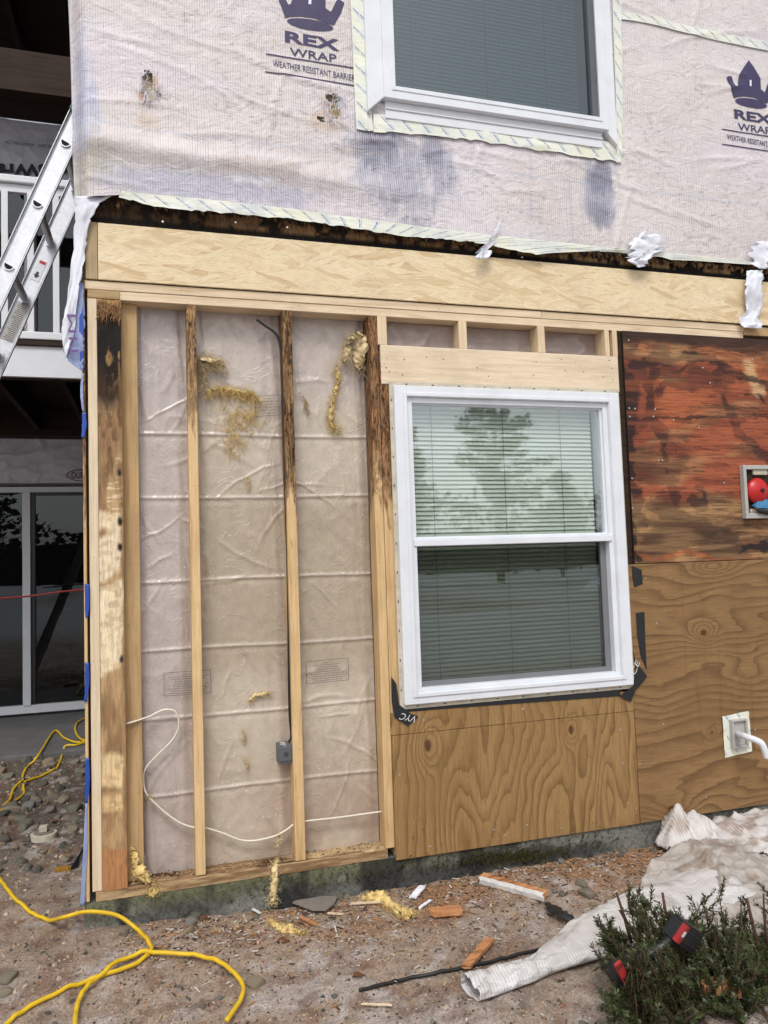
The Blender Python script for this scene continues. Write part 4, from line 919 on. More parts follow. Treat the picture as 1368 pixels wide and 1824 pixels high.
# ------------------------------------------------------------------ rear wing
YB = 4.2
RW = thing('rear_building', 'recessed rear wing with patio doors on two floors seen left of the corner', 'building', (-1.5, YB, 0))
z_ = lambda py, px=75, Y=YB: at(px, py, Y)[2]
x_l = -4.5
dz0, dz1 = .045, z_(868)
MB().box(x_l, -.03, YB+.02, YB+.1, dz1+.02, z_(783)+.02).box(x_l, -.03, YB+.02, YB+.1, z_(610), z_(745)+.3).build('wall', M['interior'], RW)
def tyvek(name, y0, y1, zb, zt, seed):
    xs = np.linspace(x_l, -.03, 260); zs = np.linspace(zb, zt, 40)
    sf = lambda x, z: YB-.02-.018*(1-np.abs(2*fbm(x*5+z*3, z*7-x*1.3, seed, 3)-1))**3-.01*(fbm(x*12, z*9, seed+3)-.5)
    v, f, a, b_ = grid(xs, zs, lambda x, z: (x, sf(x, z), z))
    cc = lerpc(S(226, 226, 236), S(208, 208, 220), fbm(a*3, b_*5, seed+7))
    return mk(name, v, f, M['conc2'], RW, smooth=True, col=cc), sf
M['conc2'] = painted('grey_white_wrap', .6, .1, (20, 20, 20), .2, .003, 60)
tw1, sf1 = tyvek('house_wrap', 0, 0, dz1+.035, z_(783), 201)
tw2, sf2 = tyvek('house_wrap', 0, 0, z_(336), z_(222), 211)
# printed words, upside down on the upper strip
def tpx2(s, l, r, h, mat, parent, sf, bold=0.0, ysgn=1):
    P0, P1 = np.array(at(*l, YB-.03)), np.array(at(*r, YB-.03)); U = np.array([0, 0, h])
    return text_on(s, P0, P1, U, mat, parent, 'printed_lettering', bold, lambda x, z: sf(x, z)*0+YB-.052)
tpx2('HomeWrap', (170, 289), (-30, 286), -.155, M['navy2'], tw2, sf2, .035)
tpx2('WWW.TYVEK.COM', (62, 257), (10, 252), -.03, M['navy2'], tw2, sf2)
tpx2('WWW.TYVEK.COM', (124, 264), (70, 258), -.03, M['navy2'], tw2, sf2)
ov = MB(); cpt = np.array(at(152, 847, YB-.03))
for j in range(40):
    a, b_ = j*6.283/40, (j+1)*6.283/40; f_ = lambda t, k: (cpt[0]+.16*k*math.cos(t), YB-.052, cpt[2]+.058*(k if k == 1 else k*.93)*math.sin(t))
    ov.quad(f_(a, 1), f_(b_, 1), f_(b_, .94), f_(a, .94))
ov.build('printed_logo', M['dupont'], tw1)
text_on('DUPONT', (cpt[0]-.115, YB-.052, cpt[2]-.03), (cpt[0]+.115, YB-.052, cpt[2]-.03), (0, 0, .06), M['dupont'], tw1, 'printed_lettering', .01)
# sliding doors
def slider(zb, zt, mull, green):
    d = MB(); ring(d, x_l+1.5, -.05, zb, zt, .06, .05, .07, .05, YB-.06, YB+.02); dr = d.build('sliding_door', M['trimwhite'], RW, bevel=.004)
    MB().box(mull-.03, mull+.035, YB-.075, YB, zb+.07, zt-.05).box(mull-.035-.9, mull-.035-.84, YB-.05, YB, zb+.07, zt-.05).build('door_stile', M['trimwhite'], dr, bevel=.003)
    MB().box(mull+.036, mull+.07, YB-.05, YB-.0, zb+.075, zt-.052).box(mull+.07, -.10, YB-.05, YB, zt-.075, zt-.052).build('screen_frame', M['blackpl'], dr)
    MB().box(mull-.84, mull-.03, YB-.01, YB-.005, zb+.07, zt-.05).build('pane', M['glass_door'], dr)
    MB().box(mull+.07, -.10, YB-.02, YB-.015, zb+.07, zt-.075).build('pane', M['glass_door'], dr)
    vb_ = MB(); x = x_l+1.6
    while x < -.12:
        if (x < mull+.02) or green: vb_.box(x, x+.085, YB+.09, YB+.092, zb+.09, zt-.06, M=Matrix.Translation((x, YB+.09, 0)) @ Matrix.Rotation(.35, 4, 'Z') @ Matrix.Translation((-x, -YB-.09, 0)))
        x += .075
    vb_.build('vertical_blind', M['vblind'] if not green else M['blind'], dr)
mx = at(49, 1050, YB)[0]
slider(dz0, dz1, mx, False); slider(dz0+2.76, z_(337), at(52, 450, YB)[0], True)
MB().box(x_l, -.03, YB+1.0, YB+1.05, 0, 5.6).box(x_l, -.03, YB+.11, YB+1, 2.3, 2.7).box(x_l-.05, x_l, YB-.1, YB+1, 0, 5.6).build('room', M['darkwood'], RW)
board('ledger_beam', x_l, -.03, YB-.2, YB-.03, z_(783)+.004, z_(727, Y=YB-.2), 'darkwood', parent=RW)
board('ledger_beam', x_l, -.03, YB-.2, YB-.03, z_(222)+.004, z_(222)+.16, 'darkwood', parent=RW)
# ------------------------------------------------------------------ balconies
YL = 2.0
BA = thing('balcony', 'white railed balcony with white fascia above the patio', 'balcony', (-1.5, YL, 2.5))
fz0, fz1 = at(100, 673, YL)[2], at(100, 618, YL)[2]
board('fascia', x_l, -.045, YL, YL+.03, fz0, fz1, 'trimwhite', .003, BA)
board('deck_floor', x_l, -.045, YL-.02, YB-.07, fz1, fz1+.03, 'darkwood', .003, BA); board('rim_joist', x_l, -.05, YL+.032, YL+.07, fz0-.01, fz1-.003, 'darkwood', .003, BA)
for i in range(10): board('joist', -.35-i*.4, -.31-i*.4, YL+.075, YB-.21, fz0+.0, fz1-.002, 'darkwood_y', .002, BA)
tr = at(60, 318, YL)[2]; br = at(60, 590, YL)[2]
board('top_rail', x_l, -.05, YL-.03, YL+.05, tr-.05, tr, 'trimwhite', .008, BA); board('sub_rail', x_l, -.05, YL-.005, YL+.03, tr-.105, tr-.052, 'trimwhite', .004, BA)
board('bottom_rail', x_l, -.05, YL-.015, YL+.035, br-.055, br-.005, 'trimwhite', .006, BA)
bx0 = at(100, 450, YL)[0]
bal = board('baluster', bx0-.02, bx0+.02, YL-.008, YL+.03, br-.006, tr-.10, 'trimwhite', .003, BA)
for i in range(1, 26):
    c_ = bal.copy(); COL.objects.link(c_); c_.parent = BA; c_.location.x = bal.location.x-.152*i
UB = thing('upper_balcony', 'dark wooden underside of the balcony above, joists and beam showing', 'balcony', (-1.5, YL, 5.3))
zt = z_(222)+.165
board('deck_boards', x_l, -.045, YL+.2, YB-.03, zt+.2, zt+.23, 'darkwood', .003, UB)
board('beam', x_l, -.05, YL+.5, YL+.6, at(60, 165, YL+.5)[2], at(60, 92, YL+.5)[2], 'darkwood', .003, UB, 'wooden cross beam of the upper balcony')
for i in range(10): board('joist', -.40-i*.4, -.36-i*.4, YL+.22, YB-.21, zt+.0, zt+.199, 'darkwood_y', .002, UB)
# red strap across the patio door
rs = catmull([at(-60, 1072, 2.4), at(0, 1066, 2.4), at(60, 1061, 2.3), at(110, 1054, 2.3), at(151, 1050, 2.2)], 8)
o = MB().tube(rs, .012, 8, flat=.5).build('red_strap', M['redstrap'], smooth=True, origin=tuple(rs[0])); tag(o, 'dark red strap stretched level in front of the patio door', 'strap')
# ------------------------------------------------------------------ ladder
LA = thing('extension_ladder', 'aluminium ladder leaning to the right behind the wrapped corner', 'ladder', (-1.2, .8, -.1))
def rail(Y, top, bot, name, holes=None, stick=False):
    T, B = np.array(at(*top, Y)), np.array(at(*bot, Y)); d = (B-T)/np.linalg.norm(B-T)
    L = 5.2; E_ = T+d*L; side = np.array([-d[2], 0, d[0]]); side = -side if side[0] > 0 else side   # toward image left
    Mx = Matrix(((side[0], 0, -d[0], T[0]), (side[1], 1, -d[1], T[1]), (side[2], 0, -d[2], T[2]), (0, 0, 0, 1)))
    # local x=side, y=depth, z=up the rail
    mb = MB(); hw = .042
    mb.box(-hw, hw, -.002, .003, -4.2, .0, M=Mx); mb.box(hw-.004, hw, -.014, -.002, -4.2, 0, M=Mx); mb.box(-hw, -hw+.004, -.014, -.002, -4.2, 0, M=Mx)
    mb.box(hw-.011, hw-.008, -.005, -.0021, -4.2, 0, M=Mx); mb.box(-hw+.008, -hw+.011, -.005, -.0021, -4.2, 0, M=Mx)
    o = mb.build(name, M['alum'], LA, bevel=.001); return o, T, d, Mx, hw
LYN, LYF = .22, .63
rl, T, d, Mx, hw = rail(LYN, (141, 206), (16, 478), 'rail')
fr_rail, T2, d2, Mx2, _ = rail(LYN, (141, 206), (16, 478), 'rail')
fr_rail.location.y += LYF-LYN; T2 = T2+np.array([0, LYF-LYN, 0]); Mx2 = Matrix.Translation((0, LYF-LYN, 0)) @ Mx2
p0 = np.array(at(119, 258, LYN)); s0 = np.dot(p0-T, d)
k0 = int(0)
for k in range(-0, 12):
    s_ = s0+k*.305
    c0 = T+d*s_; 
    # D-shaped collar and dark hollow
    dd = MB(); ho = MB(); ring_, hol = [], []
    for j in range(17):
        a = math.pi*j/16; ring_.append((math.cos(a), -math.sin(a)))
    def D(sc, Y): return [tuple(np.array(c0)+np.array([sc*.019*(q[0]*.93+ -q[1]*.0), 0, 0])*1+np.array([0, Y, 0])+np.array([0, 0, sc*.019*q[1]])) for q in ring_]
    # rotate D so its flat side is upper right
    def rotD(pts, ang=.50):
        out = []
        for q in pts:
            dx, dz_ = q[0]-c0[0], q[2]-c0[2]; out.append((c0[0]+dx*math.cos(ang)+dz_*math.sin(ang), q[1], c0[2]-dx*math.sin(ang)+dz_*math.cos(ang)+.008))
        return out
    dd.prism(rotD(D(1.28, -.009)), (0, .008, 0)); dd.build('rung_collar', M['alum'], LA, fix=True)
    ho.prism(rotD(D(.98, -.0105)), (0, .001, 0)); ho.build('rung_hollow', M['darkhole'], LA, fix=True)
    p1 = c0+np.array([0, .004, 0]); p2 = c0+np.array([0, .398, 0])
    rg_ = MB().tube([tuple(p1), tuple(p2)], .017, 14); rg_.box(-.019, .019, -.0, .012, -.02, .02, M=Matrix.Translation(tuple(p2+np.array([0, -.012, 0])))); rg_.build('rung', M['alum'], LA, smooth=False)
MB().box(-hw-.003, hw+.003, -.018, .006, 0.0, .05, M=Mx).build('end_cap', M['green'], LA, bevel=.006)
# stickers on the far rail
def sticker(py0, py1, mat, w_=.055):
    a, b_ = np.array(at(85-(py0-480)*.46, py0, LYF)), np.array(at(85-(py1-480)*.46, py1, LYF)); s0_, s1_ = np.dot(a-T2, d2), np.dot(b_-T2, d2)
    return MB().box(-w_/2, w_/2, -.004, -.0025, -s1_, -s0_, M=Mx2).build('sticker', mat, LA), s0_, s1_
stw, s0_, s1_ = sticker(545, 612, M['grey_vinyl'])
lines = MB()
for i in range(22): z = -s1_+(s1_-s0_)*(i+.5)/22; lines.box(-.022, .022*random.uniform(.4, 1), -.0050, -.0042, z-.0012, z+.0012, M=Mx2)
lines.build('sticker_text', M['navy2'], stw)
stw, s0_, s1_ = sticker(470, 505, M['trimwhite'], .04)
ar = MB().box(-.006, .006, -.0052, -.0042, -s1_+.03, -s1_+.045, M=Mx2); ar.prism([tuple(Mx2 @ Vector(q)) for q in ((-.014, -.0052, -s1_+.03), (.014, -.0052, -s1_+.03), (0, -.0052, -s1_+.012))], (0, .001, 0)); ar.build('sticker_arrow', M['navy2'], stw, fix=True)
MB().box(-.016, .012, -.0052, -.0042, -s0_-.018, -s0_-.004, M=Mx2).build('sticker_mark', M['redpl'], stw)
# ------------------------------------------------------------------ wiring
def cable(name, pts, r, m, label, cat, flat=1.0, n=8):
    P_ = catmull(pts, n); o = MB().tube(P_, r, 8, flat=flat).build(name, m, smooth=True, origin=tuple(P_[0])); return tag(o, label, cat)
wc = [(200, 257), (250, 243), (300, 225), (340, 205), (370, 197), (405, 205), (420, 240), (418, 280), (390, 330), (330, 390), (285, 440), (272, 480), (280, 540), (310, 580), (370, 635), (430, 675), (487, 693), (540, 697), (600, 715), (680, 745), (740, 748), (820, 730), (870, 705), (905, 680), (950, 667), (1100, 650), (1280, 625)]
Yc = [.02, .03, .055, .06, .06, .06, .06, .06, .06, .06, .06, .06, .055, .055, .055, .05, .045, .045, .05, .055, .055, .05, .045, .045, .045, .05, .05]
cable('electrical_cable', [at(140+a/2.3586, 1180+b_/2.3586, y) for (a, b_), y in zip(wc, Yc)], .0062, M['cable_w'], 'loose white flat cable looping low across the stud bays', 'cable', .6)
cable('electrical_cable', [at(q[0], q[1], .03) for q in [(457, 569), (472, 580), (491, 594), (498, 611), (501.6, 637), (503, 679), (504.5, 721), (507, 800), (509, 900), (512, 1000), (513.7, 1100), (514.7, 1200), (516, 1270), (519, 1310), (514, 1322)]], .0055, M['black_rubber'], 'black cable running down the left side of the third stud', 'cable', 1.0)
JB = thing('junction_box', 'grey plastic electrical box nailed to the left of the third stud', 'electrical box', at(507, 1362, .03))
b0, b1 = np.array(at(495.5, 1361, .03)), np.array(at(519.5, 1324, .03))
MB().box(b0[0], b1[0], .025, .085, b0[2], b1[2]).box(b0[0]+.004, b1[0], .02, .026, b0[2]+.01, b1[2]-.008).build('box_body', M['boxgrey'], JB, bevel=.003)
kc = MB(); kp = ((b0+b1)/2)
for rr, y0, y1 in ((.010, .0175, .02), (.005, .016, .0175)):
    kc.prism([(kp[0]+.004+rr*math.cos(j*.5236), y0, kp[2]+rr*math.sin(j*.5236)) for j in range(12)], (0, y1-y0, 0))
kc.build('knockout', plain('dark_grey_pvc', S(66, 70, 76), .5), JB, fix=True)
MB().box(b0[0]+.012, b0[0]+.03, .02, .05, b1[2]-.002, b1[2]+.006).box(b0[0]+.022, b0[0]+.034, .024, .028, b1[2]-.03, b1[2]+.002).build('cable_clamp', M['grey_vinyl'], JB)
# ------------------------------------------------------------------ wall fixtures at the right edge
FX = thing('hose_outlet', 'red round handle in a grey rectangular wall frame on the stained plywood', 'wall fitting', at(1350, 925, -.02))
fx0, fx1 = at(1323, 875, -.03)[0], at(1323, 875, -.03)[0]+.26; f0, f1 = at(1330, 924, -.03)[2], at(1325, 829, -.03)[2]
m_ = MB(); ring(m_, fx0, fx1, f0, f1, .018, .018, .028, .022, -.045, -.014); m_.build('mounting_frame', M['grey_vinyl'], FX, bevel=.003)
MB().box(fx0+.018, fx1-.018, -.02, -.015, f0+.028, f1-.022).build('back_plate', M['darkwood'], FX)
cpx = np.array(at(1355, 874, -.055)); ds = MB(); prof = [(.0, .030), (.016, .031), (.038, .024), (.060, .012), (.069, 0), (.067, -.006)]
b = 0; k = 32
for (r_, dp) in prof:
    for j in range(k): ds.v.append((cpx[0]+max(r_, .0005)*math.cos(j*6.283/k), -.035-dp, cpx[2]+max(r_, .0005)*math.sin(j*6.283/k)))
for i in range(len(prof)-1):
    for j in range(k): ds.f.append((i*k+j, i*k+(j+1) % k, (i+1)*k+(j+1) % k, (i+1)*k+j)); ds.mi.append(0)
ds.build('round_handle', M['redpl'], FX, smooth=True)
hb = MB(); hb.tube([(cpx[0], -.064, cpx[2]), (cpx[0], -.072, cpx[2])], .0105, 16); hb.build('handle_hub', M['black_rubber'], FX)
pa = [np.array(at(q[0], q[1], -.05)) for q in ((1344, 901), (1350, 893), (1360, 889), (1380, 890), (1380, 905), (1350, 905))]
MB().prism(pa, (0, .02, 0)).build('blue_tag', plain('blue_tag', S(84, 150, 200), .4, var=.4, vs=60), FX, fix=True)
hb = MB(); hb.tube([at(1342, 903, -.05), at(1352, 910, -.055), at(1368, 913, -.055), at(1390, 912, -.055)], [.004, .01, .013, .013], 10); hb.build('spout', M['black_rubber'], FX, smooth=True)
MB().box(fx0+.07, fx0+.16, -.036, -.02, f1-.05, f1-.022).build('bracket', M['white_dirty'], FX, bevel=.004)
MB().box(fx0+.04, fx0+.2, -.036, -.02, f0+.028, f0+.05).build('bracket', M['white_dirty'], FX, bevel=.004)
PV = thing('vent_pipe', 'white plastic elbow pipe poking from a taped grey block at the right', 'pipe', at(1312, 1350, -.02))
pq = [(1286, 1276), (1333, 1266), (1339, 1338), (1291, 1350)]
P_ = [np.array(at(*q, -.018)) for q in pq]; xs = np.linspace(0, 1, 16)
v, f, a_, b__ = grid(xs, xs, lambda u, t: tuple(((P_[3][i]*(1-u)+P_[2][i]*u)*(1-t)+(P_[0][i]*(1-u)+P_[1][i]*u)*t) - (.006*fbm(u*6, t*6, 3) if i == 1 else 0) for i in range(3)))
mk('flashing_patch', v, f, M['tape'], PV, uv=np.stack([a_*.2+b__*.03, (b__*1.7) % 1], -1), smooth=True)
bx0_, bx1_ = at(1302, 1310, -.03)[0], at(1330, 1310, -.03)[0]; bz0_, bz1_ = at(1306, 1333, -.03)[2], at(1306, 1282, -.03)[2]
m_ = MB(); ring(m_, bx0_, bx1_, bz0_, bz1_, .01, .01, .012, .008, -.045, -.02); m_.box(bx0_+.01, bx1_-.01, -.03, -.022, bz0_+.012, bz1_-.008); m_.build('mounting_block', M['grey_vinyl'], PV, bevel=.002)
pp = catmull([at(1314, 1308, -.02), at(1318, 1309, -.06), at(1328, 1312, -.12), at(1345, 1318, -.16), at(1356, 1324, -.18), at(1362, 1336, -.185), at(1366, 1350, -.185)], 6)
MB().tube([tuple(q) for q in pp], .0155, 20, cap=False).build('pipe', M['white'], PV, smooth=True).modifiers.new('s', 'SOLIDIFY').thickness = .002
# ------------------------------------------------------------------ insulation
def tuft(pts, wdt, n, m, label, Y=.07, core=True, spread=.8, ln=.05, thick=.0006, droop=.4, ground=False, group=None, corer=None, n2=None, lift=0.0):
    """pts: spine in pixels; strands grow from it and a lumpy core follows it"""
    if ground: P_ = [np.array(gp(*q))+np.array([0, 0, lift]) for q in pts]
    else:
        Ys = Y if hasattr(Y, '__len__') else [Y]*len(pts); P_ = [np.array(at(*q, y)) for q, y in zip(pts, Ys)]
    sp_ = catmull(P_, 8); mb = MB(); nn = len(sp_)
    if core:
        rad = [max(.0015, wdt*1.1*(corer or .55)*math.sin(math.pi*(i+.8)/(nn+.6))**.6*(.75+.5*vn(i*.6, 1, len(label)))) for i in range(nn)]
        b = len(mb.v); mb.tube([tuple(q+rng.normal(0, wdt*.10, 3)) for q in sp_], rad, 16, flat=.45)
        for i in range(b, len(mb.v)):
            q = np.array(mb.v[i]); mb.v[i] = tuple(q+rng.normal(0, wdt*.075, 3))
    ln *= .8; spread = .65
    for i in range(int(n*(.9 if core else 1.3))):
        s_ = sp_[random.randrange(nn)]; s_ = s_+rng.normal(0, wdt*.42, 3)*np.array([1, .45, 1 if not ground else .45]); d_ = rng.normal(0, 1, 3); d_[1] *= .4; d_[2] -= droop; d_ /= np.linalg.norm(d_)
        q = [s_]; step = ln*random.uniform(.3, 1)/5
        for k in range(5): d_ = d_+rng.normal(0, spread, 3); d_[2] -= droop*.15; d_ /= np.linalg.norm(d_); q.append(q[-1]+d_*step)
        if not ground: q = [np.array([a[0], min(a[1], .086), a[2]]) for a in q]
        else: q = [np.array([a[0], a[1], max(a[2], float(gz(a[0], a[1]))+.002)]) for a in q]
        mb.tube([tuple(a) for a in q], thick*random.uniform(.6, 1.4), 3, cap=False)
    o = mb.build('insulation_tuft', m, smooth=True, origin=tuple(P_[-1])); return tag(o, label, 'insulation', 'glass wool scraps left on the wall and ground')
tuft([(353, 640), (368, 640), (385, 645), (400, 655)], .035, 420, M['fib_b'], 'brownish glass wool clump stuck beside the second stud near its top', .06, ln=.07)
tuft([(360, 645), (362, 665), (358, 690)], .03, 200, M['fib_b'], 'thin brown glass wool tail hanging beside the second stud', .065, ln=.06, core=False)
tuft([(366, 700), (385, 693), (405, 694), (425, 700), (445, 700), (462, 714)], .028, 500, M['fib_y'], 'wide yellow glass wool fringe on the plastic sheet of the middle bay', .072, ln=.08, droop=.7, corer=.35)
tuft([(405, 720), (420, 760), (415, 800), (440, 740), (455, 750)], .07, 320, M['fib_y'], 'loose yellow fibres hanging below the wide fringe in the middle bay', .078, ln=.08, core=False, thick=.0007)
tuft([(600, 650), (602, 675), (595, 705), (590, 735), (592, 760), (605, 762)], .03, 420, M['fib_y'], 'tall thin yellow glass wool strip on the right bay plastic', .076, ln=.05, corer=.3)
tuft([(622, 605), (635, 598), (645, 615), (640, 640), (638, 660)], .05, 380, M['fib_b'], 'thick brown and yellow batt lump at the top of the right bay', .055, ln=.06, corer=.62)
tuft([(618, 610), (618, 630), (614, 645)], .035, 240, M['fib_b'], 'frayed left side of the batt lump in the top of the right bay', .06, ln=.06, corer=.5)
tuft([(442, 1250), (452, 1240), (470, 1236), (482, 1236)], .018, 120, M['fib_p'], 'pale glass wool smear low in the middle bay', .082, ln=.03, corer=.4)
tuft([(232, 1500), (236, 1520), (244, 1545), (256, 1560), (266, 1568)], .036, 300, M['fib_y'], 'yellow glass wool wad leaning in the left bay on the bottom plate', [.05, .04, .02, 0, -.01], ln=.03, corer=.6)
tuft([(268, 1582), (274, 1590), (283, 1586)], .022, 160, M['fib_y'], 'small yellow wool tuft on the edge of the bottom plate at left', -.012, ln=.03)
tuft([(494, 1530), (490, 1550), (488, 1575), (486, 1600), (487, 1610)], .026, 380, M['fib_p'], 'yellow wool strip hanging over the bottom plate and foundation', [.02, -.008, -.014, -.018, -.018], ln=.035, corer=.45)
tuft([(262, 1414), (266, 1420), (272, 1424)], .012, 90, M['fib_b'], 'tiny wool knot on the white cable in the left bay', .055, ln=.025)
tuft([(494, 1478), (497, 1495), (492, 1510)], .014, 90, M['fib_p'], 'wisp of wool hanging from the white cable', .05, ln=.03, corer=.25)
tuft([(648, 1605), (668, 1603), (690, 1615), (715, 1630), (736, 1636)], .045, 800, M['fib_y'], 'flat fluffy yellow glass wool scrap on the dirt below the window end', ground=True, lift=.012, ln=.035, droop=.1, corer=.7)
tuft([(478, 1645), (495, 1655), (515, 1660), (540, 1668)], .026, 300, M['fib_y'], 'small curled yellow wool scrap on the dirt by the left studs', ground=True, lift=.010, ln=.04, droop=.1)
for i, q in enumerate([(540, 705), (440, 850), (545, 715), (437, 1350), (432, 1300)]):
    tuft([q, (q[0]+4, q[1]+10), (q[0]+2, q[1]+22)], .012, 50, M['fib_p'] if i % 2 else M['fib_b'], ['small tan fleck of wool by the third stud', 'fibre wisp in the middle bay above the crease', 'faint wool fleck right of the third stud', 'brown twist of wool low in the middle bay', 'thin wool wisp above the brown twist'][i], .080, ln=.03, corer=.2)
# sawdust on the bottom plate
sd_ = MB()
for i in range(520):
    px = random.uniform(215, 690); t = (px-215)/475; x = at(px, 1500, .04)[0]
    y = random.uniform(-.002, .085); z = .044+random.random()*.004; s_ = random.uniform(.001, .004); a = random.random()*6.28
    sd_.box(-s_, s_, -s_*.5, s_*.5, -.0008, .0008, m=random.choice([0, 0, 1, 2]), M=Matrix.Translation((x, y, z)) @ Matrix.Rotation(a, 4, 'Z') @ Matrix.Rotation(random.gauss(0, .4), 4, 'X'))
o = sd_.build('sawdust', [M['grey_x'], M['grey_z'], M['darkwood']], WALL); o['kind'] = 'stuff'
# ------------------------------------------------------------------ cords on the ground
def gcable(name, px, r, m, label, cat, lift=.0, n=10):
    P_ = []
    for q in px:
        p = gp(*q)
        if p[1] > -.035 and p[0] > -.16: p = at(q[0], q[1], -.035-.1*max(0, -.03-p[0]))
        P_.append(p)
    P_ = catmull(P_, n); P_ = [(q[0], q[1], max(float(gz(q[0], q[1]))+.002, float(q[2]))+r+lift) for q in P_]
    # let crossing strands ride over each other
    o = MB().tube(P_, r, 10).build(name, m, smooth=True, origin=P_[0]); return tag(o, label, cat)
gcable('power_cord', [(-60, 1500), (-25, 1540), (0, 1570), (25, 1603), (55, 1630), (85, 1643), (115, 1637), (150, 1628), (185, 1629), (215, 1637), (245, 1660), (266, 1685), (269, 1697), (249, 1717), (198, 1737), (160, 1750), (100, 1775), (50, 1800), (18, 1824), (-10, 1845)], .0075, M['yellow'], 'yellow extension cord curving past the wall corner in the foreground', 'cord')
gcable('power_cord', [(404, 1830), (430, 1790), (433, 1768), (420, 1747), (387, 1722), (336, 1711), (269, 1707), (218, 1721), (188, 1741), (168, 1758), (148, 1778), (136, 1811), (133, 1850)], .0075, M['yellow'], 'yellow cord loop lying at the bottom of the picture, crossing over the other', 'cord', .012)
def slabz(P_): return [(q[0], q[1], max(q[2], .03 if q[1] > 2.58 else -9)) for q in P_]
def bcable(px, label, Z=None):
    P_ = []
    for q in px:
        p = gp(*q)
        if q[1] < 1345:
            d_ = (q[0]-684)/FPX*cr - (q[1]-912)/FPX*cu + fw; t = (.035-CZ)/d_[2]; p = (CX+d_[0]*t, -CD+d_[1]*t, .035)
        P_.append(p)
    C_ = catmull(P_, 8); C_ = [(q[0], q[1], max(float(q[2]), float(gz(q[0], q[1]))+.009)) for q in C_]
    o = MB().tube(C_, .0075, 8).build('power_cord', M['yellow'], smooth=True, origin=tuple(C_[0])); tag(o, label, 'cord')
bcable([(-40, 1475), (0, 1443), (17, 1428), (24, 1408), (40, 1394), (41, 1384), (54, 1364), (71, 1341), (97, 1302), (114, 1314), (135, 1322), (152, 1320)], 'yellow cord running from the stones up over the patio edge, left strand')
bcable([(-40, 1480), (0, 1448), (20, 1435), (42, 1418), (44, 1396), (77, 1383), (101, 1371), (111, 1347), (116, 1329), (135, 1327), (153, 1322)], 'yellow cord over the stones, right strand ending behind the wall corner')
bcable([(155, 1277), (138, 1287), (134, 1300), (141, 1314), (156, 1321)], 'short yellow cord bow on the patio slab beside the corner')
# ------------------------------------------------------------------ stones
ROCKS = []
for i in range(9):
    bm = bmesh.new(); bmesh.ops.create_icosphere(bm, subdivisions=3, radius=1)
    sx, sy, sz = random.uniform(.85, 1.2), random.uniform(.6, .9), random.uniform(.42, .66)
    for q in bm.verts:
        c_ = q.co; k = 1+.35*(float(fbm(c_.x*1.1+i*3, c_.y*1.1+c_.z*1.7, i, 3))-.5)+.08*(float(fbm(c_.x*4+c_.z*3, c_.y*4, i+9, 2))-.5)
        q.co = Vector((c_.x*sx*k, c_.y*sy*k, c_.z*sz*k))
    for _ in range(11):
        nn_ = Vector((random.gauss(0, 1), random.gauss(0, 1), random.gauss(0, .7))).normalized(); dd_ = random.uniform(.42, .72)
        for q in bm.verts:
            t = q.co.dot(nn_)-dd_*Vector((nn_.x*sx, nn_.y*sy, nn_.z*sz)).length
            if t > 0: q.co -= nn_*t*.85
    me = bpy.data.meshes.new('stone'); bm.to_mesh(me); bm.free(); me.polygons.foreach_set('use_smooth', np.ones(len(me.polygons), dtype=bool)); me.materials.append([M['rock'], M['rock2'], M['rock3']][i % 3]); ROCKS.append(me)
def stone(px, py, r, label, group=None, k=None, sink=.35):
    p = gp(px, py); o = bpy.data.objects.new('stone', ROCKS[random.randrange(9) if k is None else k]); COL.objects.link(o)
    o.location = (p[0], p[1], p[2]+r*(.5-sink)*.6); o.scale = (r, r, r); o.rotation_euler = (random.gauss(0, .2), random.gauss(0, .2), random.random()*6.28); OFF[o.name] = tuple(o.location)
    return tag(o, label, 'stone', group)
for q in [(3, 1500, .05, 'large round grey stone half out of the left edge of the picture', 0), (10, 1745, .055, 'big pale stone at the lower left edge', 3), (4, 1772, .045, 'second stone at the lower left edge, below the big pale one', 6), (222, 1665, .03, 'pale blue-grey pointed stone beside the yellow cord', 0), (247, 1683, .02, 'small white-tan stone right of the pale blue-grey one', 4),
          (341, 1644, .04, 'flat tan stone against the foot of the foundation', 1), (335, 1659, .035, 'flat stone in front of the tan foundation stone', 4), (455, 1757, .048, 'low brown flat stone lying alone in the dirt', 7), (618, 1600, .025, 'upright grey stone by the shingle scrap', 0), (988, 1590, .022, 'yellow-tan pebble in the trio beneath the wall', 1),
          (1042, 1594, .05, 'largest speckled stone in the pile left of the tarp', 4), (1036, 1577, .035, 'grey-green stone at the back of the pile left of the tarp', 0), (1058, 1612, .022, 'small tan stone at the front of the pile left of the tarp', 7), (1002, 1594, .024, 'dark brown stone between the tan pebbles', 2), (95, 1425, .06, 'long green-grey stone in the cobble bed', 0)]:
    stone(*q[:4], k=q[4])
for i in range(120):
    px, py = random.uniform(-5, 150), random.uniform(1352, 1560); 
    if py > 1470 and random.random() < .4: continue
    if (px-80)**2+(py-1485)**2 < 900: continue
    r_ = random.uniform(.02, .055)*(1.15 if py < 1470 else .8); k_ = random.randrange(9)
    stone(px, py, r_, '%s %s cobble %s' % ('large' if r_ > .042 else 'mid-sized' if r_ > .03 else 'small', ['grey', 'tan', 'dark wet'][k_ % 3], 'near the patio edge in the stone bed' if py < 1410 else 'in the middle of the stone bed' if py < 1470 else 'by the drain cap, sunk in dirt'), 'cobbles in the bed beside the patio', k=k_)
